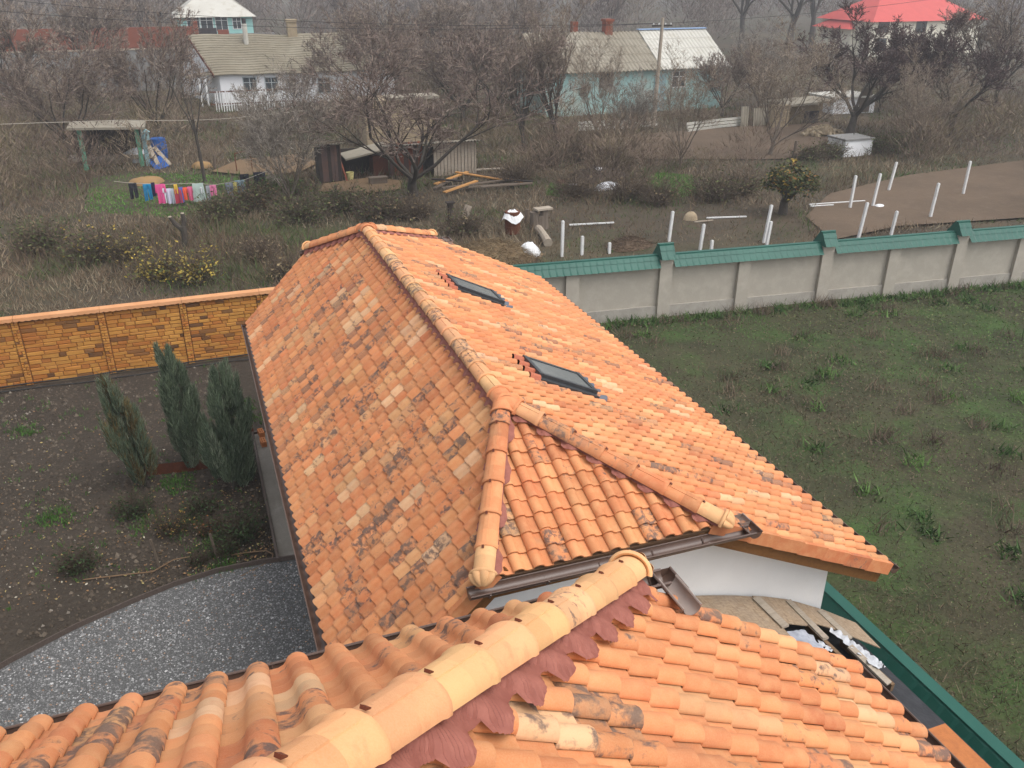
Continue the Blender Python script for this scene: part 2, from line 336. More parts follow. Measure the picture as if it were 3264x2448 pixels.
fastmesh('gravel', V.reshape(-1, 3), F, 'gravel', np.repeat(colr, 5, 0), kind='stuff').update_tag()
b = MB(); P = [[(x, y-.0, .0), (x, y, .13), (x+.01, y+.025, .13), (x+.01, y+.025, 0)] for x, y in edge]; b.grid(P)
tag(b.build('metal_edging', 'edging'), 'curved brown edging strip between the grey gravel and the soil bed', 'edging')
# concrete path beside the house
struct(MB().b2((-2.52, 1.84, -.05), (-1.96, 6.98, .07)).build('concrete_path', 'concrete_path'))
b = MB(); b.beam((-2.555, 1.80, .06), (-2.555, 7.06, .06), .05, .16)
tag(b.build('path_board', 'edging'), 'long weathered timber board edging the concrete path beside the roof', 'board')
b = MB(); b.beam((-2.53, 7.04, .05), (-1.96, 7.04, .05), .08, .12)
tag(b.build('path_end_board', 'edging'), 'short dark timber closing the far end of the concrete path', 'board')
# ------------------------------------------------------------------ clay tile roofs
CW, TL = .215, .40                       # one tile: 21.5 cm wide, 40 cm showing, moulded as two steps of 20 cm
# a round roll whose free edge laps the pan of the tile beside it, then the flat pan
PROF = [(-.009,.003),(-.010,.012)]+[(.052-.062*math.cos(math.radians(a)), .002+.054*math.sin(math.radians(a))) for a in (22,42,62,84,106,128,148,164)]+[(.126,.003),(.152,-.006),(.188,-.007),(.219,-.003)]
PU = np.array([p[0] for p in PROF]); PWv = np.array([p[1] for p in PROF])
def tile_bm():
    """local x across, y up the slope, z off the roof"""
    V, F = [], []
    def row(y, lift, edge=True):
        o = len(V)
        for u, w in PROF: V.append((u, y, w+lift))
        return o
    k = len(PROF)
    def quads(a, b): F.extend((a+i, a+i+1, b+i+1, b+i) for i in range(k-1))
    def lip(y, lift, drop):
        a = row(y, lift-drop); b = row(y, lift); quads(a, b)
    for s in (0, 1):
        y0 = s*TL/2
        lip(y0, .031, .022)
        a = row(y0, .031); m_ = row(y0+.009, .0335); b2 = row(y0+TL/2+(.03 if s else .0), .004); quads(a, m_); quads(m_, b2)
    return V, F
TV, TF = tile_bm()
tile_me = bpy.data.meshes.new('tile'); tile_me.from_pydata(TV, [], TF); tile_me.update(); tile_me.materials.append(MT['clay_tile'])
tile_me.polygons.foreach_set('use_smooth', [True]*len(tile_me.polygons)); tile_me.set_sharp_from_angle(angle=math.radians(40))
TVn = np.array(TV)
class Plane:
    def __init__(s, O, U, V):
        s.O = np.array(O, float); s.U = np.array(U, float); s.V = np.array(V, float); s.N = np.cross(s.U, s.V)
    def pt(s, u, v, w=0): return s.O+s.U*u+s.V*v+s.N*w
    def uv(s, P): d = np.asarray(P, float)-s.O; return float(d@s.U), float(d@s.V)
    def M(s, u, v, w=0, rz=0):
        c, q = math.cos(rz), math.sin(rz); X = s.U*c+s.V*q; Y = -s.U*q+s.V*c; t = s.pt(u, v, w)
        return Matrix([[X[i], Y[i], s.N[i], t[i]] for i in range(3)]+[[0,0,0,1]])
def surf_w(u, u0): return np.interp((u-u0) % CW, PU[1:], PWv[1:])
PALS = [((.57,.215,.085), 34), ((.55,.195,.076), 26), ((.59,.245,.10), 22), ((.62,.31,.14), 10), ((.64,.38,.21), 4), ((.51,.165,.065), 7)]
def tile_col(rng, sooty=.2):
    r = rng.random()*sum(w for _, w in PALS)
    for c, w in PALS:
        r -= w
        if r <= 0: break
    f = rng.uniform(.92, 1.08); c = [min(.8, q*f*rng.uniform(.97, 1.03)) for q in c]
    q = rng.random(); s = rng.uniform(.6, 1.0) if q < sooty*.5 else (rng.uniform(.38, .65) if q < sooty else rng.uniform(.05, .30))
    return (*c, s)
def lay(plane, poly, u_first, ncol, nrow, rng, sooty, holes=()):
    """place tiles over a convex polygon given in (u, v); cut those that cross its edge"""
    out = []; cen = np.mean(np.array(poly), 0); H = []
    for i in range(len(poly)):
        a, b = np.array(poly[i]), np.array(poly[(i+1) % len(poly)]); e = b-a; nrm = np.array([-e[1], e[0]])/np.linalg.norm(e)
        if nrm@(cen-a) < 0: nrm = -nrm
        H.append((a, nrm))
    pts = TVn[:, :2]
    for c in range(ncol):
        for r in range(nrow):
            u, v = u_first+c*CW, r*TL
            q = np.array([[u,v],[u+CW,v],[u,v+TL],[u+CW,v+TL]])
            cut, drop = [], False
            for a, nn in H:
                d = (q-a)@nn
                if d.max() < .03: drop = True; break
                if d.min() < -.004: cut.append((a, nn))
            if drop: continue
            for (u0, u1, v0, v1) in holes:
                if u+CW*.6 > u0 and u+CW*.4 < u1 and v+TL*.75 > v0 and v+TL*.25 < v1: drop = True
            if drop: continue
            jit = (rng.gauss(0, .0018), rng.gauss(0, .004), rng.gauss(0, .0016), rng.gauss(0, .0045))
            V, F = TV, TF; me = None
            if cut:
                bm = bmesh.new(); vs = [bm.verts.new(p) for p in TV]
                for f in TF: bm.faces.new([vs[i] for i in f])
                for a, nn in cut:
                    bmesh.ops.bisect_plane(bm, geom=bm.verts[:]+bm.edges[:]+bm.faces[:], plane_co=(a[0]-u, a[1]-v, 0), plane_no=(-nn[0], -nn[1], 0), clear_outer=True)
                bm.verts.index_update(); V = [tuple(w.co) for w in bm.verts]; F = [tuple(w.index for w in f.verts) for f in bm.faces]; bm.free()
                if not F: continue
            P = plane.pt(u+CW/2, v+TL/2)
            out.append(dict(plane=plane, u=u, v=v, j=jit, V=V, F=F, cut=bool(cut), col=tile_col(rng, sooty), P=P))
    return out
def mount(tiles, roof, limit, stuff_name):
    """the tiles that show largest become objects, the rest one object of the roof"""
    def score(t):
        x, y, z = pix(t['P'])
        if z < .5 or x < -120 or x > 2330 or y < -60 or y > 1760: return 0
        vdir = CAM-t['P']; vdir /= np.linalg.norm(vdir); f = float(vdir@t['plane'].N)
        return max(0, f)/z**2*(1 if not t['cut'] else .6)
    tiles.sort(key=score, reverse=True); n = 0; rest = MB(); 
    for t in tiles:
        pl = t['plane']; M = pl.M(t['u']+t['j'][0], t['v']+t['j'][1], -.012+t['j'][2], t['j'][3])
        if n < limit and score(t) > 0:
            n += 1
            if t['cut']:
                me = bpy.data.meshes.new('tile'); me.from_pydata(t['V'], [], t['F']); me.update(); me.materials.append(MT['clay_tile'])
                me.polygons.foreach_set('use_smooth', [True]*len(me.polygons)); me.set_sharp_from_angle(angle=math.radians(40))
            else: me = tile_me
            o = bpy.data.objects.new('tile', me); C.objects.link(o); o.matrix_basis = M; o.color = t['col']; par(o, roof)
        else:
            A = np.array(M); W_ = np.array(t['V'])@A[:3, :3].T+A[:3, 3]
            o0 = len(rest.v); rest.v.extend(map(tuple, W_)); rest.f.extend([tuple(i+o0 for i in f) for f in t['F']]); cc = t['col']; f2 = RNG.uniform(.86, 1.12); f1 = RNG.uniform(.9, 1.08); rest.c.extend([(cc[0]*f2, cc[1]*f2, cc[2]*f2, cc[3]) if q[1] > .199 else (cc[0]*f1, cc[1]*f1, cc[2]*f1, cc[3]) for q in t['V']])
    if rest.f:
        me = bpy.data.meshes.new(stuff_name); me.from_pydata(rest.v, [], rest.f); me.update(); setcol(me, rest.c)
        o = link(stuff_name, me, 'clay_tiles', roof, 40, 'stuff')
    print('tiles', n, len(tiles))
# ---- ridge and hip tiles
CP = .40
def cap_me():
    b = MB(); A = [0,12,26,42,58,72,76.5,77.5,90,102.5,103.5,108,122,138,154,168,180]
    def ring(y, ra, rz, lift=0, bump=1):
        return [((ra)*math.cos(math.radians(a)), y, lift+rz*math.sin(math.radians(a))+(.007*bump if 77 < a < 103 else 0)) for a in A]
    R = [ring(0,.114,.086,.004,0), ring(0,.124,.098,.006,0), ring(.008,.128,.103,.008,0), ring(.045,.128,.103,.008,0), ring(.062,.119,.094,.006,1), ring(.25,.114,.089,.003,1), ring(.45,.108,.083,0,1)]
    b.grid(R); me = bpy.data.meshes.new('hip_tile'); me.from_pydata(b.v, [], b.f); me.update()
    me.polygons.foreach_set('use_smooth', [True]*len(me.polygons)); me.set_sharp_from_angle(angle=math.radians(38)); me.materials.append(MT['clay_tile']); return me
CAPM = cap_me()
def shell_me():
    b = MB(); P = []; nl = 8; n = nl*6
    for t in (0, .0, .18, .4, .62, .8, .92, .99):
        ring = []
        for i in range(n+1):
            a = math.pi*i/n; lob = abs(math.sin(a*nl/2+0)); rr = (.112+.026*lob)*math.sqrt(max(0, 1-t*t*.98))
            ring.append((rr*1.08*math.cos(a), -t*.115, rr*math.sin(a)*.92+.012*(1-t)))
        P.append(ring)
    b.grid(P)
    T = []                                                        # rolled collar
    for i in range(19):
        a = math.pi*i/18; ring = []
        for j in range(8):
            q = 2*math.pi*j/8; rr = .122+.017*math.cos(q); ring.append((rr*1.06*math.cos(a), .02+.02*math.sin(q), rr*math.sin(a)*.92+.006))
        T.append(ring)
    b.grid(T, None, True)
    R = [[(.112*math.cos(math.pi*i/14), y, .092*math.sin(math.pi*i/14)+.004) for i in range(15)] for y in (.02, .36)]
    b.grid(R)
    me = bpy.data.meshes.new('hip_end_tile'); me.from_pydata(b.v, [], b.f); me.update(); me.materials.append(MT['clay_tile'])
    me.polygons.foreach_set('use_smooth', [True]*len(me.polygons)); me.set_sharp_from_angle(angle=math.radians(50)); return me
SHELLM = shell_me()
def frame_on(P0, P1, nrm):
    y = np.array(P1, float)-np.array(P0, float); Ln = np.linalg.norm(y); y /= Ln; z = np.array(nrm, float); z -= y*(z@y); z /= np.linalg.norm(z); x = np.cross(y, z); return x, y, z, Ln
def mat4(x, y, z, t): return Matrix([[x[i], y[i], z[i], t[i]] for i in range(3)]+[[0,0,0,1]])
def caps(P0, P1, nrm, roof, rng, lift=.035, shell=True, sooty=.25, start=0.0, end=0.0, pitch=CP, pale=False, clips=True, name='hip_tile'):
    x, y, z, Ln = frame_on(P0, P1, nrm); s = start
    def col():
        c = tile_col(rng, sooty)
        if pale: c = tuple(.4*c[i]+.6*(.70,.40,.19)[i]*rng.uniform(.93, 1.07) for i in range(3))+(c[3],)
        return c
    if shell:
        o = bpy.data.objects.new('hip_end_tile', SHELLM); C.objects.link(o); o.matrix_basis = mat4(x, y, z, np.array(P0)+z*(lift+.006)); o.color = (.68,.38,.175,.05); par(o, roof); s += .30
    first = True
    while s < Ln-end-.05:
        o = bpy.data.objects.new(name, CAPM); C.objects.link(o); sc = min(1, (Ln-end-s+.12)/.45)
        M = mat4(x, y, z, np.array(P0)+y*s+z*lift) @ Matrix.Diagonal((1, max(.35, sc), 1, 1)); o.matrix_basis = M; o.color = col(); par(o, roof)
        if clips:
            bb = MB(); p = np.array(P0)+y*(s-.012)+z*(lift+.104)
            A = [p-x*.012-y*.02+z*.004, p+x*.012-y*.02+z*.004, p+x*.012+y*.010+z*.007, p-x*.012+y*.010+z*.007]; A += [q+z*.005 for q in A[:2]]+[A[2]+z*.014, A[3]+z*.014]
            bb.add(A, [(0,1,2,3),(4,7,6,5),(0,4,5,1),(1,5,6,2),(2,6,7,3),(3,7,4,0)])
            bb.build('clip', 'clip', roof)
        s += pitch; first = False
def flash(plane, A, B, wid, u0, roof, step=.02, inner=.05, pleat=0, side=None, inside=None):
    """pleated strip lapping from under the hip tiles over the rolls of the roof"""
    a = np.array(plane.uv(A)); b = np.array(plane.uv(B)); d = b-a; Ln = np.linalg.norm(d); d /= Ln; nn = np.array([-d[1], d[0]])
    if nn@(np.mean(np.array(inside), 0)-a) < 0: nn = -nn
    n = int(Ln/step); R = []; ws = np.linspace(0, 1, 7)
    for i in range(n+1):
        s = i*Ln/n; row = []
        q0 = a+d*s+nn*(wid*.8); out = wid*(.72+.42*min(1, float(surf_w(q0[0], u0))/.054))*(1+.04*math.sin(s*41))
        for t in ws:
            q = a+d*(s+t*.06)+nn*(inner+(out-inner)*t); hgt = float(surf_w(q[0], u0))
            w = .066+hgt*.36+(.008*(1-t)**2)-.008*t+(pleat*(1 if i % 2 else -1)*(.3+.7*t))
            row.append(plane.pt(q[0], q[1], w))
        R.append(row)
    b_ = MB(); b_.grid(R); return b_.build('ridge_flashing', 'flashing', roof, 30)
def half_round(b, P0, P1, r=.068, up=(0,0,1), inner=True, capa=True, capb=True):
    """half-round gutter trough from P0 to P1 with a bead along its lips"""
    P0 = np.array(P0, float); P1 = np.array(P1, float); d = P1-P0; d /= np.linalg.norm(d); u = np.array(up, float); s = np.cross(d, u); s /= np.linalg.norm(s); u = np.cross(s, d)
    pr = [(math.cos(math.pi+math.pi*i/10), math.sin(math.pi+math.pi*i/10)) for i in range(11)]
    outer = [[P+s*x*r+u*y*r for x, y in pr] for P in (P0, P1)]; inn = [[P+s*x*(r-.004)+u*y*(r-.004) for x, y in pr] for P in (P0, P1)]
    b.grid(outer); b.grid(inn)
    for e in (-1, 1): b.tube([P0+s*e*r, P1+s*e*r], .009, 6)
    for P, cp in ((P0, capa), (P1, capb)):
        if cp: b.add([P+s*x*r+u*y*r for x, y in pr], [tuple(range(11))])
    return b
def slab(plane, poly, w0, w1, name, mat, parent):
    b = MB(); b.prism([plane.pt(u, v, w0) for u, v in poly], (0,0,0), tuple(plane.N*(w1-w0))); return b.build(name, mat, parent)

# ------------------------------------------------------------------ the long house
RZ = 5.5
SR, WR, SLL, WL = .477, 4.458, 1.012, 2.346
YA, YB, YN, YF, ZH = -3.62, 4.24, -5.50, 6.32, .88            # ridge ends, verges, drop of the half-hips
def cs(s): h = math.hypot(1, s); return 1/h, s/h
cR, sR = cs(SR); cL, sL = cs(SLL); sh = ZH/(YA-YN); cH, sH = cs(sh); shf = ZH/(YF-YB); cHf, sHf = cs(shf)
PR = Plane((WR, 0, RZ-WR*SR), (0,1,0), (-cR,0,sR))
PL = Plane((-WL, 0, RZ-WL*SLL), (0,-1,0), (cL,0,sL))
PH = Plane((0, YN, RZ-ZH), (1,0,0), (0,cH,sH))
PF = Plane((0, YF, RZ-ZH), (-1,0,0), (0,-cHf,sHf))
LR, LL = WR/cR, WL/cL; vR = (WR*SR-ZH)/sR; vL = (WL*SLL-ZH)/sL
polyR = [(YN,0),(YF,0),(YF,vR),(YB,LR),(YA,LR),(YN,vR)]
polyL = [(-YF,0),(-YN,0),(-YN,vL),(-YA,LL),(-YB,LL),(-YF,vL)]
xhL, xhR = -ZH/SLL, ZH/SR
polyH = [(xhL,0),(xhR,0),(0,ZH/sH)]; polyF = [(-xhR,0),(-xhL,0),(0,ZH/sHf)]
house = thing('tiled_house', 'long white house with half-hipped orange clay tile roof in the centre', 'house', (.9, .4, 0))
b = MB(); gz = lambda x: RZ-SR*x-.14 if x > 0 else RZ+SLL*x-.16
pg = [(-1.98,0,0),(3.86,0,0),(3.86,0,gz(3.86)),(xhR,0,RZ-ZH-.2),(xhL,0,RZ-ZH-.2),(-1.98,0,gz(-1.98))]
b.prism(pg, (0,-5.1,-.2), (0,5.9,0)); b.build('wall', 'white_render', house)
roofb = MB()
for P_, pl_ in ((PR, polyR), (PL, polyL), (PH, polyH), (PF, polyF)): roofb.prism([P_.pt(u, v, -.10) for u, v in pl_], (0,0,0), tuple(P_.N*.075))
roof = roofb.build('roof', 'roof_sheathing', house)
rng = random.Random(3)
uR0 = -25*CW-.052; uL0 = 3.875-48*CW-.052
# skylights lie in the right slope: (y centre, distance up the slope)
SKY = [(2.12, 3.30), (-1.78, 3.30)]
holes = [(y-.46, y+.40, v-.58, v+.52) for y, v in SKY]
tiles = lay(PR, polyR, uR0, 57, 13, rng, .30, holes)
tiles += lay(PL, polyL, uL0-CW*2, 60, 9, rng, .62)
tiles += lay(PH, polyH, -1.00, 15, 6, rng, .28)
tiles += lay(PF, polyF, -2.05, 15, 6, rng, .28)
mount(tiles, roof, 300, 'roof_tiles')
# hips, ridge, junction pieces
apN = np.array((0, YA, RZ)); apF = np.array((0, YB, RZ))
cornN = {-1: PL.pt(-YN, vL), 1: PR.pt(YN, vR)}; cornF = {-1: PL.pt(-YF, vL), 1: PR.pt(YF, vR)}
for ap, corn, PX in ((apN, cornN, PH), (apF, cornF, PF)):
    for s_ in (-1, 1):
        nn = PX.N+(PL.N if s_ < 0 else PR.N)
        caps(corn[s_], ap, nn, roof, rng, .062, True, .4, end=.20)
caps(apN, apF, (0,0,1), roof, rng, .062, False, .75, start=.18, end=.16, pale=True, clips=False, name='ridge_tile')
for ap, corn, o_ in ((apN, cornN, apF), (apF, cornF, apN)):
    b = MB()
    for tgt, nn in ((corn[-1], None), (corn[1], None), (o_, (0,0,1))):
        nn = nn or (0,0,1); x, y, z, Ln = frame_on(ap, tgt, nn); base = ap+np.array((0,0,.075))
        b.grid([[base+x*r_*math.cos(math.pi*i/14)*1.05+y*t+z*(r_*math.sin(math.pi*i/14)*.86-.008) for i in range(15)] for t, r_ in ((-.05,.118),(.17,.122))])
        T = []
        for i in range(15):
            a = math.pi*i/14; T.append([base+x*(.128+.016*math.cos(q))*1.05*math.cos(a)+y*(.185+.018*math.sin(q))+z*((.128+.016*math.cos(q))*.86*math.sin(a)-.008) for q in [2*math.pi*j/7 for j in range(7)]])
        b.grid(T, None, True)
    o = b.build('junction_tile', 'clay_tile', roof, 45); o.color = (.56,.19,.075,.05)
flash(PL, apN, apF, .15, uL0, roof, .03, .05, 0, None, polyL); flash(PR, apN, apF, .14, uR0, roof, .03, .05, 0, None, polyR)
for s_, P_, u0_, py_ in ((-1, PL, uL0, polyL), (1, PR, uR0, polyR)):
    flash(P_, cornN[s_], apN, .14 if s_ < 0 else .12, u0_, roof, .02, .05, .002, None, py_)
    flash(P_, cornF[s_], apF, .16, u0_, roof, .03, .05, 0, None, py_)
flash(PH, cornN[-1], apN, .13, -1.00, roof, .02, .05, .002, None, polyH); flash(PH, cornN[1], apN, .13, -1.00, roof, .02, .05, .002, None, polyH)
# verge tiles, barge boards
def verge(plane, uedge, vmax, sgn, roofp, rng, Yd):
    r = 0
    while r*TL < vmax-.08:
        v0, v1 = r*TL, min((r+1)*TL+.025, vmax+.12); l0, l1 = .020, .004; b = MB()
        pts = []
        for v, l in ((v0, l0), (v1, l1)):
            for uo, w in ((.055*sgn, .030+l), (-.004*sgn-sgn*l*.5, .030+l), (-.012*sgn-sgn*l*.5, -.125+l), (.0*sgn-sgn*l*.5, -.125+l), (.0*sgn, .012+l), (.055*sgn, .012+l)):
                pts.append(plane.pt(uedge+uo, v, w))
        b.add(pts, [tuple(range(6)), tuple(range(11,5,-1))]+[(i, (i+1) % 6, 6+(i+1) % 6, 6+i) for i in range(6)])
        o = b.build('verge_tile', 'clay_tile', roofp); c = tile_col(rng, .3); o.color = (c[0]*.92, c[1]*.8, c[2]*.75, c[3]*.6); r += 1
verge(PR, YN, vR, 1, roof, rng, -1); verge(PL, -YN, vL, -1, roof, rng, -1)
verge(PR, YF, vR, -1, roof, rng, 1); verge(PL, -YF, vL, 1, roof, rng, 1)
for P_, ue, vm, sg in ((PR, YN, vR, 1), (PL, -YN, vL, -1), (PR, YF, vR, -1), (PL, -YF, vL, 1)):
    b = MB(); b.prism([P_.pt(ue+sg*.03, .05, -.115), P_.pt(ue+sg*.075, .05, -.115), P_.pt(ue+sg*.075, vm+.2, -.115), P_.pt(ue+sg*.03, vm+.2, -.115)], (0,0,0), tuple(P_.N*-.15)); b.build('barge_board', 'barge_wood', roof)
    b = MB(); b.prism([P_.pt(ue+sg*.08, .05, -.14), P_.pt(ue+sg*.42, .05, -.14), P_.pt(ue+sg*.42, vm, -.14), P_.pt(ue+sg*.08, vm, -.14)], (0,0,0), tuple(P_.N*-.022)); b.build('soffit', 'barge_wood', roof)
for P_, pe in ((PR, (YN+.1, YF-.1)), (PL, (-YF+.1, -YN-.1))):
    b = MB(); b.prism([P_.pt(pe[0], .05, -.115), P_.pt(pe[1], .05, -.115), P_.pt(pe[1], .09, -.115), P_.pt(pe[0], .09, -.115)], (0,0,0), tuple(P_.N*-.14)); b.build('fascia', 'barge_wood', roof)
    b = MB(); b.prism([P_.pt(pe[0], .1, -.16), P_.pt(pe[1], .1, -.16), P_.pt(pe[1], .62, -.16), P_.pt(pe[0], .62, -.16)], (0,0,0), tuple(P_.N*-.02)); b.build('soffit', 'barge_wood', roof)
for y_, x0, x1 in ((YN+.06, xhL-.1, xhR+.1), (YF-.06, xhL-.1, xhR+.1)):
    b = MB(); b.b2((x0, y_-.02, RZ-ZH-.28), (x1, y_+.02, RZ-ZH-.06)); b.build('fascia', 'barge_wood', roof)
# gutters
gzn = RZ-ZH-.05
g = MB(); half_round(g, (xhL-.20, YN-.075, gzn+.01), (xhR+.36, YN-.075, gzn-.03), .078, capb=False)
half_round(g, (xhR+.36, YN-.15, gzn-.03), (xhR+.36, YN+.10, gzn-.03), .078, capa=True, capb=False); gut = g.build('gutter', 'gutter', house, 40)
b = MB(); half_round(b, (xhR+.36, YN+.06, gzn-.028), (xhR+.36, YN+.22, gzn-.028), .0715); b.build('connector', 'gutter_inner', gut, 40)
for x in np.arange(xhL, xhR+.3, .62):
    b = MB(); b.tube([(x, YN+.02, gzn-.02), (x, YN-.03, gzn-.075), (x, YN-.075, gzn-.093), (x, YN-.12, gzn-.075), (x, YN-.156, gzn-.01)], .012, 5); b.build('bracket', 'gutter', gut)
g = MB(); half_round(g, (xhL-.20, YF+.075, gzn), (xhR+.36, YF+.075, gzn), .078, capb=False); half_round(g, (xhR+.36, YF+.15, gzn), (xhR+.36, YF-.2, gzn), .078, capb=True)
gf = g.build('gutter', 'gutter', house, 40); b = MB(); half_round(b, (xhR+.36, YF-.02, gzn+.001), (xhR+.36, YF-.24, gzn+.001), .0715); b.build('connector', 'gutter_inner', gf, 40)
for xx, zz, sg in ((-WL-.055, RZ-WL*SLL-.035, -1), (WR+.055, RZ-WR*SR-.035, 1)):
    g = MB(); half_round(g, (xx, YN-.02, zz), (xx, YF+.05, zz), .066); gs = g.build('gutter', 'gutter', house, 40)
    for y in np.arange(YN+.4, YF, .8):
        b = MB(); b.tube([(xx-sg*.07, y, zz+.0), (xx-sg*.05, y, zz-.06), (xx, y, zz-.08), (xx+sg*.05, y, zz-.06), (xx+sg*.073, y, zz+.004)], .008, 5); b.build('bracket', 'gutter', gs)
# skylights
for i, (y, v) in enumerate(SKY):
    sk = thing('skylight', ('farther' if i == 0 else 'nearer')+' grey framed skylight set in the right slope of the long roof', 'skylight', tuple(PR.pt(y, v, .05)), 'skylights in the right slope')
    W2, L2, hh = .33, .50, .10
    def bar(u0, u1, v0, v1, w0, w1, nm, mt, p=sk):
        b = MB(); b.prism([PR.pt(y+u0, v+v0, w0), PR.pt(y+u1, v+v0, w0), PR.pt(y+u1, v+v1, w0), PR.pt(y+u0, v+v1, w0)], (0,0,0), tuple(PR.N*(w1-w0))); return b.build(nm, mt, p)
    bar(-W2, W2, -L2, -L2+.07, .02, hh, 'frame_rail', 'skylight_frame'); bar(-W2, W2, L2-.07, L2, .02, hh, 'frame_rail', 'skylight_frame')
    bar(-W2, -W2+.06, -L2+.072, L2-.072, .02, hh-.004, 'frame_stile', 'skylight_frame'); bar(W2-.06, W2, -L2+.072, L2-.072, .02, hh-.004, 'frame_stile', 'skylight_frame')
    bar(-W2+.062, W2-.062, -L2+.074, L2-.074, .06, hh-.016, 'pane', 'skylight_glass')
    bar(-W2-.10, -W2-.003, -L2, L2, -.02, .05, 'side_flashing', 'skylight_frame'); bar(W2+.003, W2+.08, -L2, L2, -.02, .05, 'side_flashing', 'skylight_frame')
    R = []
    for uu in np.linspace(-W2-.13, W2+.10, 40):
        R.append([PR.pt(y+uu, v-L2-d_, .028+float(surf_w(y+uu, uR0))*min(1, .35+d_*5)) for d_ in (-.01, .04, .09, .135)])
    b = MB(); b.grid(R); b.build('apron_flashing', 'lead', sk, 40)
    R = []
    for uu in np.linspace(-W2-.13, W2+.10, 40):
        R.append([PR.pt(y+uu, v+L2+d_, .03+float(surf_w(y+uu, uR0))*.95) for d_ in (.0, .05, .10, .17)])
    b = MB(); b.grid(R); b.build('top_flashing', 'clay_red', sk, 40)
    R = []
    for vv in np.linspace(-L2-.0, -L2+.26, 6): R.append([PR.pt(y+W2+.082+d_, v+vv, .03+.02*math.sin(d_*40)) for d_ in (0, .02, .04, .06)])
    b = MB(); b.grid(R); b.build('corner_flashing', 'clay_red', sk)
# ------------------------------------------------------------------ the taller house the picture is taken from
S2, SH2 = .655, .679
c2, s2 = cs(S2); ch2, sh2 = cs(SH2)
Y2, Z2 = -8.21, 6.60                        # eave of its half-hip
X2, ZE2 = 1.14, 5.32                        # its right eave
k2 = ZE2+S2*X2
xc2 = (k2-Z2)/S2; zA2 = 9.15; xA2 = (k2-zA2)/S2; yA2 = Y2-(zA2-Z2)/SH2
P2R = Plane((X2, 0, ZE2), (0,1,0), (-c2,0,s2)); P2H = Plane((0, Y2, Z2), (-1,0,0), (0,-ch2,sh2))
P2L = Plane((2*xA2-X2, 0, ZE2), (0,-1,0), (c2,0,s2))
L2R = (zA2-ZE2)/s2; v2c = (Z2-ZE2)/s2; L2H = (zA2-Z2)/sh2; xl2 = 2*xA2-xc2
near = thing('near_tiled_house', 'nearer house under orange clay tiles filling the foreground', 'house', (-4, -14, 0))
poly2R = [(Y2-.06,0),(Y2-.06,v2c),(yA2,L2R),(-12.0,L2R),(-12.0,0)]
poly2H = [(-xc2,0),(-xA2,L2H),(-xl2,0)]
rb = MB()
rb.prism([P2R.pt(u, v, -.10) for u, v in [(Y2-.05,0),(Y2-.05,v2c),(yA2,L2R),(-19,L2R),(-19,0)]], (0,0,0), tuple(P2R.N*.075))
rb.prism([P2L.pt(u, v, -.10) for u, v in [(-Y2+.05,0),(-Y2+.05,v2c),(-yA2,L2R),(19,L2R),(19,0)]], (0,0,0), tuple(P2L.N*.075))
rb.prism([P2H.pt(u, v, -.10) for u, v in poly2H], (0,0,0), tuple(P2H.N*.075))
roof2 = rb.build('roof', 'roof_sheathing', near)
rng = random.Random(5)
u2R0 = -8.3076-.045; ncol2 = 17
cut2R = [(Y2+.02,0),(Y2+.02,v2c),(yA2,L2R),(u2R0-16*CW,L2R),(u2R0-16*CW,0)]
t2 = lay(P2R, cut2R, u2R0-16*CW, ncol2, 15, rng, .26)
u2H0 = 3.511-.052
hx = 5.35; vcl = lambda x: 0
cut2H = [(-xc2,0),(-xA2,L2H),(5.35,L2H),(5.35,0)]
base_u = u2H0-20*CW
t2 += lay(P2H, cut2H, base_u, 30, 9, rng, .42)
mount(t2, roof2, 300, 'roof_tiles')
cn2 = P2R.pt(Y2, v2c); ap2 = np.array((xA2, yA2, zA2))
caps(cn2, ap2, P2R.N+P2H.N, roof2, random.Random(21), .082, True, .12, pitch=.40, pale=True)
flash(P2R, cn2, ap2, .20, u2R0, roof2, .0105, .04, .0040, None, poly2R)
flash(P2H, cn2, ap2, .13, u2H0, roof2, .0075, .04, .0, None, poly2H)
b = MB()
b.b2((xl2+1.2, -22, -.2), (X2-.55, Y2-.42, ZE2+.2)); 
b.prism([(X2-.55,0,ZE2+.2),(xl2+1.2,0,ZE2+.2),(xl2+.9,0,Z2-.25),(xc2-.3,0,Z2-.25)], (0,Y2-.42,0), (0,Y2-.8,0)); b.build('wall', 'white_render', near)
g = MB(); half_round(g, (-6.2, Y2+.06, Z2-.055), (xc2+.31, Y2+.06, Z2-.06), .07, capb=False)
half_round(g, (xc2+.31, Y2+.13, Z2-.06), (xc2+.31, Y2-.10, Z2-.06), .07, capa=True, capb=False); gut2 = g.build('gutter', 'gutter', near, 40)
b = MB(); half_round(b, (xc2+.31, Y2+.04, Z2-.058), (xc2+.31, Y2-.27, Z2-.058), .064, capa=False, capb=False); b.build('connector', 'gutter_inner', gut2, 40)
b = MB(); half_round(b, (xc2-.1, Y2+.06, Z2-.058), (xc2+.12, Y2+.06, Z2-.059), .064, capa=False, capb=False); b.build('connector', 'gutter_inner', gut2, 40)
for x in np.arange(-6, -.6, .6):
    b = MB(); b.tube([(x, Y2-.01, Z2-.05), (x, Y2+.01, Z2-.10), (x, Y2+.06, Z2-.138), (x, Y2+.11, Z2-.10), (x, Y2+.135, Z2-.05)], .008, 5); b.build('bracket', 'gutter', gut2)
b = MB(); b.b2((xl2, Y2-.05, Z2-.24), (xc2, Y2-.01, Z2-.07)); b.build('fascia', 'barge_wood', roof2)
g = MB(); half_round(g, (X2+.06, -19, ZE2-.05), (X2+.06, Y2+.02, ZE2-.05), .07); g.build('gutter', 'gutter', near, 40)
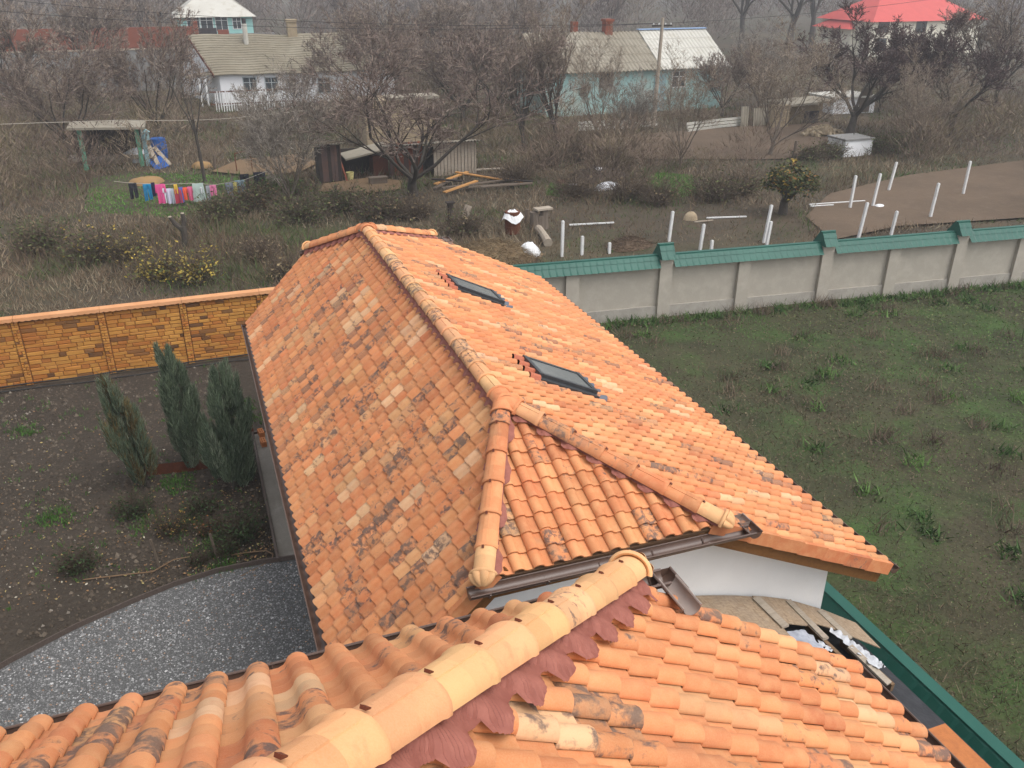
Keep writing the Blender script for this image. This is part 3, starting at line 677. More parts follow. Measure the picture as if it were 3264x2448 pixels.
# ------------------------------------------------------------------ unfinished lean-to roof between the two houses
DX = np.array([-.5,.3,1.2,1.95,2.4,2.84,3.35,3.85,4.3,5.2]); DZ = 5.5+np.array([-1.80,-1.86,-1.98,-2.15,-2.27,-2.42,-2.645,-2.91,-3.13,-3.57])
def dz(x): return float(np.interp(x, DX, DZ))
def dk(a, b, off=0.0):                 # a spot on the lean-to roof
    d = ray(1596.6+a*.1532, 1247+b*.1532); t = 4.0
    while t < 16:
        P = CAM+d*t
        if P[2] < dz(P[0])+off: break
        t += .004
    return P
lean = thing('lean_to_roof', 'unfinished lean-to roof of boarding between the white gable and the near tiles', 'roof', (2.4, -6.4, 0))
def decking(pts, off, th, name, mat, parent):
    """a sheet that follows the bent roof; pts are (x, y) corners"""
    b = MB(); n = 26; P = np.array(pts); R = []
    bm = bmesh.new(); vs = [bm.verts.new((p[0], p[1], 0)) for p in pts]; bm.faces.new(vs)
    for x in np.arange(P[:,0].min(), P[:,0].max(), .18):
        bmesh.ops.bisect_plane(bm, geom=bm.verts[:]+bm.edges[:]+bm.faces[:], plane_co=(x,0,0), plane_no=(1,0,0))
    r = bmesh.ops.extrude_face_region(bm, geom=bm.faces[:]); top = [g_ for g_ in r['geom'] if isinstance(g_, bmesh.types.BMVert)]; ts = set(top)
    for v in bm.verts: v.co.z = dz(v.co.x)+off-(0 if v in ts else th)
    bmesh.ops.recalc_face_normals(bm, faces=bm.faces); me = bpy.data.meshes.new(name); bm.to_mesh(me); bm.free()
    return link(name, me, mat, parent)
q2 = lambda L: [tuple(dk(a, b)[:2]) for a, b in L]
decking([(-.3,-5.11),(4.2,-5.11),(4.25,-8.3),(-.3,-8.3)], -.16, .03, 'underlay', 'membrane', lean)
s1 = q2([(170,270),(640,735),(940,1060)]); decking([(.3,-5.115)]+[s1[0]]+s1[1:]+[(2.0,-7.9),(.3,-7.9)], 0, .014, 'board_sheet', 'osb', lean)
s2 = q2([(178,272),(640,300),(1125,448),(1195,470),(1640,650),(1990,1005),(1590,842),(1385,752),(1000,642),(955,688),(685,658),(636,722)])
s2 = [(x, min(y, -5.118)) for x, y in s2]; decking(s2, .012, .014, 'board_sheet', 'osb', lean)
for (a0, b0, a1, b1) in ((955,705,1500,1235),(1440,905,2160,1560),(700,900,1330,1500)):
    p, q = dk(a0, b0, -.1), dk(a1, b1, -.1); b = MB(); b.beam(p, q, .05, .12); b.build('rafter', 'plank_brown', lean)
for i, (a0, b0, a1, b1, w, mt, lb) in enumerate(((235,290,655,700,.10,'plank_grey','leftmost grey plank lying on the boarding by the white gable'),
        (690,330,1225,868,.075,'plank_grey','middle narrow grey plank running down the boarding onto the film'),
        (1135,470,1560,868,.08,'plank_grey','rightmost grey plank on the boarding next to the green fence'),
        (1560,975,2115,1505,.085,'plank_grey','lowest grey plank lying across the dark membrane with white film on it'))):
    p, q = dk(a0, b0, .03), dk(a1, b1, .03 if i < 3 else -.03); b = MB(); b.beam(p, q, w, .03); tag(b.build('plank', mt), lb, 'plank')
def crumple(pts0, pts1, n, m_, amp, off, name, mat, seed):
    r = random.Random(seed); R = []
    for i in range(n+1):
        t = i/n; a = np.array(pts0[0])*(1-t)+np.array(pts0[1])*t; c = np.array(pts1[0])*(1-t)+np.array(pts1[1])*t; row = []
        for j in range(m_+1):
            s = j/m_; p = dk(*(a*(1-s)+c*s+np.array((r.gauss(0, 14*(j in (0, m_))), r.gauss(0, 14*(j in (0, m_)))))), 0); row.append((p[0], p[1], p[2]+off+amp*(math.sin(i*1.9+j*1.1)*.5+r.uniform(-.6,.9))*(math.sin(math.pi*min(1,max(0,s)))*.8+.3)))
        R.append(row)
    b = MB(); b.grid(R); return b.build(name, mat, None, True)
tag(crumple([(655,725),(950,1060)], [(940,690),(1440,1200)], 14, 9, .012, -.045, 'plastic_film', 'film', 1), 'dusty translucent film covering the gap in the boarding', 'plastic film')
tag(crumple([(1255,755),(1960,1330)], [(1420,800),(2060,1270)], 22, 7, .05, .03, 'plastic_film', 'film_white', 2), 'torn white plastic film draped over the lowest plank', 'plastic film')
tag(crumple([(1130,850),(1240,990)], [(1290,930),(1330,1010)], 6, 5, .015, -.05, 'plastic_film', 'film_white', 5), 'small torn scrap of film beside the brown rafter', 'plastic film')
# brick pier at the outer corner
pier = thing('brick_pier', 'orange and yellow brick pier at the right corner below the near tiles', 'pier', (3.5, -7.55, 0))
MB().b2((3.20,-7.85,0), (3.80,-7.25,2.6)).build('core', 'mortar', pier)
br_me = {}
def brick_face(origin, ux, nrm, w, h0, h1, parent, rng):
    z = h0; r_ = 0
    while z < h1-.02:
        x = -.06 if r_ % 2 else 0
        while x < w-.01:
            a, c = max(0, x), min(w, x+.235)
            if c-a > .03:
                b = MB(); o = np.array(origin); ux_ = np.array(ux); n_ = np.array(nrm)
                p0 = o+ux_*(a+.005)+np.array((0,0,z+.005)); b.prism([p0, p0+ux_*(c-a-.01), p0+ux_*(c-a-.01)+np.array((0,0,.06)), p0+np.array((0,0,.06))], tuple(-n_*.01), tuple(n_*.008))
                cc = rng.choice([(.46,.17,.055),(.42,.14,.05),(.52,.27,.11),(.36,.11,.045)]); b.c = [(*cc,1)]*len(b.v)
                b.build('brick', 'brick_mix', parent, colors=True)
            x += .245
        z += .07; r_ += 1
rb_ = random.Random(4)
brick_face((3.20,-7.853,0), (1,0,0), (0,-1,0), .60, 1.0, 2.58, pier, rb_); brick_face((3.197,-7.25,0), (0,-1,0), (-1,0,0), .60, 1.0, 2.58, pier, rb_)
MB().b2((3.16,-7.89,2.6),(3.84,-7.21,2.66)).build('coping', 'orange_brick', pier)

# ------------------------------------------------------------------ fences
def metal_cap(b, P0, P1, nf, zt, run=.27, drop=.36, top=.14, one=False):
    """pressed-metal tile coping: flat ridge strip and stepped slopes with scalloped courses"""
    P0 = np.array(P0, float); P1 = np.array(P1, float); d = P1-P0; Ln = np.linalg.norm(d); d /= Ln; nf = np.array(nf, float); n = max(4, int(Ln/.055)); Z = np.array((0,0,1.))
    for sg in (1, -1):
        R = []
        for i in range(n+1):
            s = Ln*i/n; ph = (s/.22) % 1.0; wv = .022*(1-ph) ; zz = .030*ph
            pts = [(0, 0.0), (top/2, 0.0), (top/2+.002, -.035)]
            f = lambda t, out: (top/2+.002+run*t+out, -.035-(drop-.035)*t)
            pts += [f(.03, wv*.6), f(.34+zz*1.2, wv*.6+.004), f(.34+zz*1.2, wv*.4-.014), f(1-.05+zz*1.6, wv+.004), f(1-.05+zz*1.6, wv-.016)]
            R.append([P0+d*s+nf*sg*o+Z*(zt+h) for o, h in pts])
        b.grid(R)
    return b
# --- rendered wall with green coping behind the meadow
DFX = np.array((1, -.10, 0)); DFX = DFX/np.linalg.norm(DFX); NFX = np.array((-DFX[1], DFX[0], 0))*-1
def fx(x): return np.array((x, 10.75-.10*(x-10.8), 0))
print('piers', [round(float(atz(*q)[0]), 2) for q in ((1222,690),(1430,672),(1600,650),(1775,632),(1932,612))])
pr_ = []
for q in ((1235,590),(1437,575),(1607,560),(1786,540),(1932,535)):
    d_ = ray(*q); t_ = (10.75+.10*10.8-CAM[1]-.10*CAM[0])/(d_[1]+.10*d_[0]); pr_.append(round(float(CAM[0]+d_[0]*t_), 2))
print('piers', pr_)
piers = [(pr_[0]-4.9,1),(pr_[0]-2.45,0),(pr_[0],0),(pr_[1],1),(pr_[2],0),(pr_[3],1),(pr_[4],0)]+[(pr_[4]+2.6*k_, k_ % 2) for k_ in range(1, 8)]
gf = thing('rendered_wall', 'grey rendered garden wall with green metal tile coping behind the meadow', 'wall', tuple(fx(10.5)))
p0, p1 = fx(1.5), fx(42); b = MB(); b.prism([p0-NFX*-.0, p1, p1-NFX*.2, p0-NFX*.2], (0,0,-.3), (0,0,1.74)); b.build('panel', 'fence_render', gf)
b = MB(); a_, c_ = p0+NFX*.055, p1+NFX*.055; b.prism([a_, c_, p1-NFX*.25, p0-NFX*.25], (0,0,-.3), (0,0,.34)); b.build('plinth', 'plinth', gf)
prev = 1.5
for x, raised in piers:
    P = fx(x); b = MB(); b.prism([P-DFX*.21+NFX*.13, P+DFX*.21+NFX*.13, P+DFX*.21-NFX*.22, P-DFX*.21-NFX*.22], (0,0,-.3), (0,0,2.0 if raised else 1.73)); b.build('pier', 'fence_render', gf)
    if raised:
        b = MB(); metal_cap(b, P-DFX*.24-NFX*.1, P+DFX*.24-NFX*.1, NFX, 2.34, .30, .42, .16)
        b.prism([P-DFX*.25-NFX*.1+NFX*.1, P-DFX*.25-NFX*.2, P-DFX*.25-NFX*.47, P-DFX*.25+NFX*.27], (0,0,2.21), (0,0,2.6)) if False else None
        for e in (-1, 1):
            q = P+DFX*.245*e-NFX*.1; b.add([q+NFX*.08+np.array((0,0,2.32)), q-NFX*.08+np.array((0,0,2.32)), q-NFX*.38+np.array((0,0,1.92)), q+NFX*.38+np.array((0,0,1.92))], [(0,1,2,3)])
        b.tube([P-DFX*.27-NFX*.1+np.array((0,0,2.345)), P+DFX*.27-NFX*.1+np.array((0,0,2.345))], .035, 6)
        b.build('pier_cap', 'fence_green', gf)
xs = [1.5]+[x for x, r_ in piers if r_]+[42]
for i in range(len(xs)-1):
    b = MB(); metal_cap(b, fx(xs[i]+(.235 if i else 0))-NFX*.1, fx(xs[i+1]-.235)-NFX*.1, NFX, 2.02); b.build('coping', 'fence_green', gf)
# --- the same coping on the wall along the side of the houses
sf = thing('side_wall', 'low wall with green metal tile coping running past the white gable corner', 'wall', (4.5, -6, 0))
MB().b2((4.66,-16,-.3),(4.84,4.0,1.74)).build('panel', 'fence_render', sf)
b = MB(); metal_cap(b, (4.75,-16,0), (4.75,4.0,0), (-1,0,0), 2.02, .30, .52, .17); b.build('coping', 'fence_green', sf)
# --- ochre stone-pattern concrete fence on the left
of = thing('stone_pattern_fence', 'ochre stone-pattern concrete fence with scalloped coping at the left', 'fence', (-5, 12.05, 0))
px_ = [float(aty(400.5, 700, 12.05)[0]), float(aty(552, 690, 12.05)[0])]; print('posts', px_)
stp = 2.06; posts = [px_[0]+stp*k for k in range(-5, 3)]
rs = random.Random(9); YS = 12.05; HS = 1.80
def stones(x0, x1, z0, z1, y, rng, b, rowh=.105, lmin=.14, lmax=.46, dark=.13):
    z = z0
    while z < z1-.03:
        h = rowh*rng.uniform(.8, 1.2); h = min(h, z1-z); x = x0
        while x < x1-.01:
            l = min(rng.uniform(lmin, lmax), x1-x); 
            if x1-x-l < .06: l = x1-x
            g = .006; d_ = rng.uniform(.012, .032); q = rng.random()
            cc = (.125,.062,.028) if q < dark*.45 else (.20,.095,.035) if q < dark else (.52,.25,.055) if q < .55 else (.48,.205,.043) if q < .85 else (.42,.155,.035)
            f = rng.uniform(.9, 1.1); cc = (cc[0]*f, cc[1]*f, cc[2]*f, 1); j = lambda: rng.uniform(-.008, .008)
            A = [(x+g, y, z+g), (x+l-g, y, z+g), (x+l-g, y, z+h-g), (x+g, y, z+h-g)]
            Bq = [(x+g+.012+j(), y-d_, z+g+.01+j()), (x+l-g-.012+j(), y-d_, z+g+.01+j()), (x+l-g-.012+j(), y-d_, z+h-g-.01+j()), (x+g+.012+j(), y-d_, z+h-g-.01+j())]
            b.add(A+Bq, [(4,5,6,7),(0,1,5,4),(1,2,6,5),(2,3,7,6),(3,0,4,7)], cc); x += l
        z += h
for i, x in enumerate(posts):
    b = MB(); b.col = (.22,.10,.035,1); b.b2((x-.085,YS-.045,-.2),(x+.085,YS+.1,HS+.02)); stones(x-.085, x+.085, -.02, HS, YS-.046, rs, b, .075, .06, .16, .06); b.build('post', 'ochre_stone', of, colors=True)
    if i < len(posts)-1:
        xa, xb = x+.086, posts[i+1]-.086; b = MB(); b.col = (.20,.09,.03,1); b.b2((xa,YS,-.2),(xb,YS+.06,HS)); stones(xa+.005, xb-.005, 0, HS-.01, YS-.001, rs, b); b.build('panel', 'ochre_stone', of, colors=True)
        R = []; n_ = 90
        for k_ in range(n_+1):
            X = x+.004+(posts[i+1]-x-.008)*k_/n_; wv = .022*abs(math.sin(math.pi*X/.155)); R.append([(X,YS+.13,HS+.0),(X,YS+.13,HS+.10),(X,YS+.02,HS+.14),(X,YS-.10,HS+.095),(X,YS-.115,HS+.02-wv),(X,YS-.09,HS+.015-wv)])
        b = MB(); b.grid(R); b.build('coping', 'ochre_cap', of)
b = MB(); b.tube([(-16,YS-.16,.10)]+[(x, YS-.18+.02*math.sin(x*2), .085+.012*math.sin(x*3.1)) for x in np.arange(-15, -1.2, .5)], .018, 6)
tag(b.build('hose', 'cable'), 'black irrigation pipe lying along the foot of the ochre fence', 'pipe')
b = MB(); b.tube([(x, YS-.42+.05*math.sin(x*1.3), .03+.01*math.sin(x*4.1)) for x in np.arange(-12, -1.2, .4)], .016, 6)
tag(b.build('hose', 'cable'), 'second black pipe on the soil a little in front of the fence pipe', 'pipe')
# ------------------------------------------------------------------ plants: shared makers
def unit(a): n = math.sqrt(a[0]**2+a[1]**2+a[2]**2)+1e-12; return (a[0]/n, a[1]/n, a[2]/n)
def tri_blades(P, D, Ln, Wd, col):
    """one slender triangle for each blade: foot P, direction D, length, width"""
    P = np.asarray(P, float); D = np.asarray(D, float); D = D/np.linalg.norm(D, axis=1, keepdims=True); n = len(P)
    a = NP.uniform(0, 6.283, n); ref = np.stack([np.cos(a), np.sin(a), NP.uniform(-.3, .3, n)], -1)
    S_ = np.cross(D, ref); S_ /= np.linalg.norm(S_, axis=1, keepdims=True)+1e-9
    L_ = np.asarray(Ln)[:, None]; W_ = np.asarray(Wd)[:, None]/2
    V = np.stack([P-S_*W_, P+S_*W_, P+D*L_], 1).reshape(-1, 3)
    F = np.arange(3*n).reshape(n, 3); c = np.repeat(np.concatenate([col, np.ones((n, 1))], 1), 3, 0); return V, F, c
def leaf_quads(P, size, col, flat=.5):
    n = len(P); a = NP.uniform(0, 6.283, n); A = np.stack([np.cos(a), np.sin(a), NP.normal(0, flat, n)], -1); A /= np.linalg.norm(A, axis=1, keepdims=True)
    R = NP.normal(0, 1, (n, 3)); B = np.cross(A, R); B /= np.linalg.norm(B, axis=1, keepdims=True)+1e-9; s = np.asarray(size)[:, None]
    V = np.stack([P-A*s, P+B*s*.55, P+A*s, P-B*s*.55], 1).reshape(-1, 3); F = np.arange(4*n).reshape(n, 4)
    return V, F, np.repeat(np.concatenate([col, np.ones((n, 1))], 1), 4, 0)
def pal(n, cols, w=None, var=.18):
    c = np.array(cols)[NP.choice(len(cols), n, p=None if w is None else np.array(w)/sum(w))]; return c*NP.uniform(1-var, 1+var, (n, 1))
def juniper(label, base, H, R, lean, cols, w, seed, n=9000, group='upright junipers in the soil bed'):
    t_ = thing('juniper', label, 'conifer', base, group); b = MB(); b.tube([base, (base[0]+lean[0]*.5, base[1]+lean[1]*.5, H*.5), (base[0]+lean[0]*.9, base[1]+lean[1]*.9, H*.86)], [.05,.03,.008], 6); b.build('trunk', 'bark', t_)
    rg = np.random.default_rng(seed); nb = 60                                # many upright plumes
    bz = rg.beta(1.0, 1.5, nb)*.78; ba = rg.uniform(0, 6.283, nb); be = np.where(bz < .25, .6+.4*bz/.25, np.clip(1-(bz-.25)/.72, .05, 1)**.8); brr = R*be*np.sqrt(rg.uniform(.05, 1, nb)); bl = H*rg.uniform(.20, .36, nb)*(1-.35*bz); bw = R*rg.uniform(.22, .40, nb)
    k = rg.integers(0, nb, n); t = rg.beta(1.1, 1.5, n); a = rg.uniform(0, 6.283, n); rad = bw[k]*np.sqrt(rg.random(n))*np.clip(1.05-t, .05, 1)**.8*(.45+.55*np.minimum(1, t*4)); z = np.minimum(1.02, bz[k]+t*bl[k]/H)
    out = brr[k]*(1+.25*t)
    P = np.stack([base[0]+lean[0]*z+np.cos(ba[k])*out+np.cos(a)*rad, base[1]+lean[1]*z+np.sin(ba[k])*out+np.sin(a)*rad, .05+z*H*.97], -1)
    D = np.stack([np.cos(ba[k])*.12+np.cos(a)*.22+rg.normal(0,.14,n), np.sin(ba[k])*.12+np.sin(a)*.22+rg.normal(0,.14,n), rg.uniform(.7,1.2,n)], -1)
    pc = rg.choice(len(cols), nb, p=np.array(w)/sum(w)); ci = np.array(cols)[np.where(rg.random(n) < .6, pc[k], rg.choice(len(cols), n, p=np.array(w)/sum(w)))]*rg.uniform(.65, 1.45, (n,1))
    V, F, c = tri_blades(P, D, rg.uniform(.10, .24, n)*(1-.3*z), rg.uniform(.010, .020, n), ci)
    fastmesh('crown', V, F, 'leaf', c, t_); return t_
GJ = [(.11,.145,.09),(.145,.185,.115),(.075,.105,.066),(.21,.24,.165)]
juniper('tall slim dark green juniper left of the broad one beside the path', tuple(atz(425,1012)), 3.35, .40, (-.25,.1), GJ, [4,4,3,1], 1, 22000)
juniper('broad dark green juniper beside the concrete path', (-3.12, 4.75, 0), 3.15, .52, (.05,.15), GJ, [4,4,3,1.4], 2, 30000)
juniper('juniper with brown tinged foliage at the left edge of the photo', tuple(atz(322,1050)), 2.95, .36, (-.45,.1), GJ+[(.12,.085,.035),(.16,.12,.05)], [3,3,2,1,2.4,1.4], 3, 20000)
def shrub(name, label, cat, base, H, R, seed, leafc, leafw, nleaf, lsize, twc=(.075,.055,.04), ntw=260, group=None, up=.7, leafbias=.7):
    t_ = thing(name, label, cat, base, group); rg = np.random.default_rng(seed); n = ntw
    a = rg.uniform(0, 6.283, n); el = rg.uniform(.15, 1, n)*up*1.57; L_ = rg.uniform(.5, 1.05, n)*np.hypot(R*np.cos(el), H*np.sin(el)); D = np.stack([np.cos(a)*np.cos(el), np.sin(a)*np.cos(el), np.sin(el)+.1], -1)
    P = np.stack([base[0]+rg.normal(0,R*.16,n), base[1]+rg.normal(0,R*.16,n), np.full(n, base[2]-.02)], -1)
    V, F, c = tri_blades(P, D, L_, np.full(n, max(.008, R*.022)), np.array([twc])*rg.uniform(.7,1.35,(n,1)))
    k = rg.integers(0, n, n*5); tt = rg.uniform(.35, .95, n*5); Dn = D[k]/np.linalg.norm(D[k],axis=1,keepdims=True); P2 = P[k]+Dn*(L_[k]*tt)[:,None]; D2 = Dn+rg.normal(0,.55,(n*5,3)); D2[:,2] += .2
    V2, F2, c2_ = tri_blades(P2, D2, L_[k]*rg.uniform(.18,.42,n*5), np.full(n*5, max(.006,R*.013)), np.array([twc])*rg.uniform(.75,1.5,(n*5,1)))
    fastmesh('stems', np.concatenate([V,V2]), np.concatenate([F,F2+len(V)]), 'twig', np.concatenate([c,c2_]), t_)
    if nleaf:
        k = rg.integers(0, n, nleaf); tt = rg.uniform(.3, 1.05, nleaf); Dn = D[k]/np.linalg.norm(D[k],axis=1,keepdims=True)
        P3 = P[k]+Dn*(L_[k]*tt)[:,None]+rg.normal(0, R*.10, (nleaf,3)); P3[:,2] = np.maximum(P3[:,2], .03)
        cc = np.array(leafc)[rg.choice(len(leafc), nleaf, p=np.array(leafw)/sum(leafw))]*rg.uniform(.75,1.25,(nleaf,1))
        V3, F3, c3 = leaf_quads(P3, rg.uniform(.6,1.2,nleaf)*lsize, cc); fastmesh('foliage', V3, F3, 'leaf', c3, t_)
    return t_
GR = [(.035,.062,.022),(.055,.088,.03),(.02,.036,.014)]
YL = [(.36,.26,.05),(.22,.17,.04),(.08,.09,.03)]
shrub('rose_bush', 'leafy green rose bush at the foot of the broad juniper', 'bush', tuple(atz(520,1160)), 1.1, .42, 11, GR, [4,3,2], 900, .035, group='small bushes in the soil bed')
shrub('rose_bush', 'small green rose bush below the leafy one near the path', 'bush', tuple(atz(485,1195)), .6, .30, 12, GR, [4,3,2], 380, .03, group='small bushes in the soil bed')
shrub('rose_bush', 'thin bush with yellowing leaves left of the junipers', 'bush', tuple(atz(375,1150)), .95, .30, 13, GR+[(.30,.20,.05),(.24,.13,.04)], [2,2,1,2,2], 330, .03, group='small bushes in the soil bed')
shrub('rose_bush', 'dark leafy bush below the brown tinged juniper', 'bush', tuple(atz(290,1110)), .8, .45, 14, GR, [3,2,4], 620, .032, group='small bushes in the soil bed')
shrub('rose_bush', 'low dark bush between the two junipers and the rusty strip', 'bush', tuple(atz(440,1105)), .55, .48, 15, GR, [3,3,4], 700, .03, group='small bushes in the soil bed')
shrub('rose_bush', 'small bush with orange brown leaves in the middle of the bed', 'bush', tuple(atz(452,1150)), .5, .25, 16, [(.22,.09,.03),(.16,.08,.03),(.05,.06,.02)], [2,2,2], 240, .028, group='small bushes in the soil bed')
shrub('rose_bush', 'bush at the far left of the bed near the gravel', 'bush', tuple(atz(170,1230)), .8, .4, 17, GR, [3,3,2], 500, .032, group='small bushes in the soil bed')
shrub('rose_bush', 'tiny green bush by the gravel edge', 'bush', tuple(atz(430,1215)), .35, .2, 18, GR, [3,3,2], 150, .025, group='small bushes in the soil bed')
# low green weeds and fallen leaves on the soil
def tuft_mass(name, label, cat, P, hmin, hmax, w, cols, wts, spread, per, mat='leaf', kind='stuff', vert=.9):
    P = np.asarray(P); n = len(P)*per; k = np.repeat(np.arange(len(P)), per)
    Q = P[k]+np.concatenate([NP.normal(0, spread, (n,2)), np.zeros((n,1))], 1); D = np.concatenate([NP.normal(0,.45,(n,2)), np.full((n,1),vert)], 1)
    base = pal(len(P), cols, wts, .15)[k]*NP.uniform(.8,1.25,(n,1)); V, F, c = tri_blades(Q, D, NP.uniform(hmin,hmax,n), NP.uniform(.6,1.3,n)*w, base)
    o = fastmesh(name, V, F, mat, c, kind=kind); o['label'] = label; o['category'] = cat; return o
GG = [(.055,.13,.022),(.075,.16,.03),(.04,.09,.02)]
P = []
for (a_, b_, n_, s_) in ((490,1225,60,.0),(380,1045,70,.0),(480,905,30,0),(540,905,40,0),(545,880,20,0),(470,1170,70,0),(405,1125,30,0),(520,870,20,0),(305,1130,40,0),(120,1120,60,0),(60,930,40,0),(430,985,20,0)):
    c0 = atz(a_, b_); P += [(c0[0]+RNG.gauss(0,.22), c0[1]+RNG.gauss(0,.22), .0) for _ in range(n_)]
P += [(RNG.uniform(-12,-2.7), RNG.uniform(2.1,11.6), 0) for _ in range(260)]
tuft_mass('yard_weeds', 'low green weeds sprouting from the dark yard soil', 'weeds', P, .03, .12, .02, GG, [3,2,2], .05, 9)
n = 2600; xx = NP.uniform(-12, -2.6, n); yy = 2.0+np.abs(NP.normal(0, 3.4, n)); k = yy < 11.7; P = np.stack([xx[k], yy[k], NP.uniform(.01,.03,k.sum())], -1)
near_bed = [atz(*q) for q in ((560,1190),(520,1225),(585,1180),(530,1215),(420,1230),(500,1060),(330,1240))]
P = np.concatenate([P, np.concatenate([np.array([(c0[0]+RNG.gauss(0,.3), min(c0[1]+RNG.gauss(0,.3), 11), .02) for _ in range(60)]) for c0 in near_bed])])
V, F, c = leaf_quads(P, NP.uniform(.012,.035,len(P)), pal(len(P), [(.34,.27,.11),(.22,.13,.06),(.30,.17,.08),(.42,.38,.30),(.15,.10,.06)], [2,3,2,1,4]), .15)
o = fastmesh('fallen_leaves', V, F, 'leaf', c, kind='stuff'); o['label'] = 'fallen yellow and brown leaves on the yard soil'; o['category'] = 'leaves'
# clods of earth
n = 16000; xx = NP.uniform(-14, -2.6, n); yy = NP.uniform(1.2, 11.8, n); k = yy > np.interp(xx, [e[0] for e in edge], [e[1] for e in edge])+.1; xx, yy = xx[k], yy[k]; n = len(xx); r = NP.uniform(.012, .045, n)*NP.choice([.6,1,1.5], n, p=[.5,.35,.15]); V = np.zeros((n,5,3)); th = NP.uniform(0,6.28,n)
for j in range(4): a = th+j*math.pi/2+NP.uniform(-.5,.5,n); V[:,j,0] = xx+np.cos(a)*r; V[:,j,1] = yy+np.sin(a)*r*NP.uniform(.5,1,n); V[:,j,2] = -.015
V[:,4,0] = xx; V[:,4,1] = yy; V[:,4,2] = .005+r*NP.uniform(.5,1,n); F = (np.arange(n)[:,None,None]*5+np.array([[0,1,4],[1,2,4],[2,3,4],[3,0,4]])[None]).reshape(-1,3)
o = fastmesh('soil_clods', V.reshape(-1,3), F, 'gravel', np.repeat(np.concatenate([pal(n, [(.062,.047,.034),(.085,.066,.048),(.045,.034,.025),(.12,.096,.072),(.19,.165,.135)], [4,4,3,2,.4]), np.ones((n,1))],1), 5, 0), kind='stuff'); o['label'] = 'clods of dark earth over the yard soil'; o['category'] = 'soil'
# rusty strip, bricks, stakes, hoses
b = MB(); pr = [atz(280,1032), atz(345,1025), atz(415,1018), atz(470,1008), atz(530,985)]; b.grid([[tuple(p), (p[0], p[1], .26)] for p in pr]+[]); b.grid([[(p[0], p[1]+.012, 0), (p[0], p[1]+.012, .26)] for p in pr])
tag(b.build('rusty_sheet', 'rust'), 'low rusty metal strip standing across the soil bed behind the junipers', 'metal strip')
b = MB(); p, q = atz(522,962), atz(549,941); b.beam((p[0],p[1],.12), (q[0],q[1],.18), .012, .36); tag(b.build('rusty_sheet', 'rust'), 'tilted rusty metal piece at the corner of the concrete path', 'metal strip')
def hollow_brick(label, c0, rz):
    t_ = thing('hollow_brick', label, 'brick', c0, 'two hollow bricks on the path'); b = MB(); w_, l_, h_ = .12, .25, .13
    M_ = Matrix.Rotation(rz, 3, 'Z'); xs = [-.06,-.035,-.0125,.0125,.035,.06]; ys = [-.125,-.075,-.025,.025,.075,.125]
    def bb(x0,x1,y0,y1): b.box(tuple(np.array(c0)+np.array(M_ @ Vector(((x0+x1)/2,(y0+y1)/2,h_/2)))), (x1-x0,y1-y0,h_), rz)
    for x0, x1 in ((-.06,-.035),(-.0125,.0125),(.035,.06)): bb(x0, x1, -.125, .125)
    for y0, y1 in ((-.125,-.085),(-.02,.02),(.085,.125)): bb(-.0349,-.0126,y0,y1); bb(.0126,.0349,y0,y1)
    b.build('brick_body', 'orange_brick', t_); MB().box((c0[0],c0[1],c0[2]+.03),(.11,.24,.05),rz).build('core', 'rust', t_)
p = atz(566,950); hollow_brick('farther hollow orange brick on the end of the path', (p[0], p[1], .12), .15); p = atz(572,966); hollow_brick('nearer hollow orange brick on the concrete path', (p[0]-.02, p[1], .072), .1)
for i, (a0, b0, h, lb) in enumerate(((470,1205,.55,'thin wooden stake standing in the middle of the rose bed'),(345,1225,.62,'wooden stake at the left of the rose bed near the gravel'),(318,930,.5,'thin bare stake beside the brown tinged juniper'))):
    p = atz(a0, b0); b = MB(); b.beam((p[0],p[1],-.05),(p[0]-.06,p[1]+.03,h),.035,.035); tag(b.build('stake', 'wood_old'), lb, 'stake', 'stakes in the soil bed')
b = MB(); b.tube([tuple(atz(a0,b0)+np.array((0,0,.03))) for a0,b0 in ((480,1205),(530,1197),(575,1192),(590,1200),(588,1212),(560,1228),(520,1248))], .013, 6); tag(b.build('hose', 'plank_brown'), 'thin brown hose looping over the soil near the path end', 'hose')
b = MB(); b.tube([tuple(atz(a0,b0)+np.array((0,0,.03))) for a0,b0 in ((180,1255),(280,1243),(330,1238),(375,1212),(425,1203))], .012, 6); tag(b.build('hose', 'plank_brown'), 'straight thin hose across the left of the rose bed', 'hose')
# ------------------------------------------------------------------ houses and sheds beyond the fences
def X_at(a, b, Y): return float(aty(a, b, Y)[0])
def Z_at(a, b, Y): return float(aty(a, b, Y)[2])
def window(parent, x, z, w, h, y, fm='window_frame_grey', sash=True):
    b = MB(); t = .07
    for (x0, x1, z0, z1) in ((x-w/2-t, x+w/2+t, z+h/2, z+h/2+t), (x-w/2-t, x+w/2+t, z-h/2-t, z-h/2), (x-w/2-t, x-w/2, z-h/2, z+h/2), (x+w/2, x+w/2+t, z-h/2, z+h/2)): b.b2((x0, y-.05, z0), (x1, y+.03, z1))
    if sash: b.b2((x-.03, y-.035, z-h/2), (x+.03, y+.02, z+h/2)); b.b2((x-w/2, y-.03, z+h*.16), (x+w/2, y+.018, z+h*.16+.05))
    f = b.build('window', fm, parent); MB().b2((x-w/2, y-.015, z-h/2), (x+w/2, y+.06, z+h/2)).build('pane', 'window_dark', f); return f
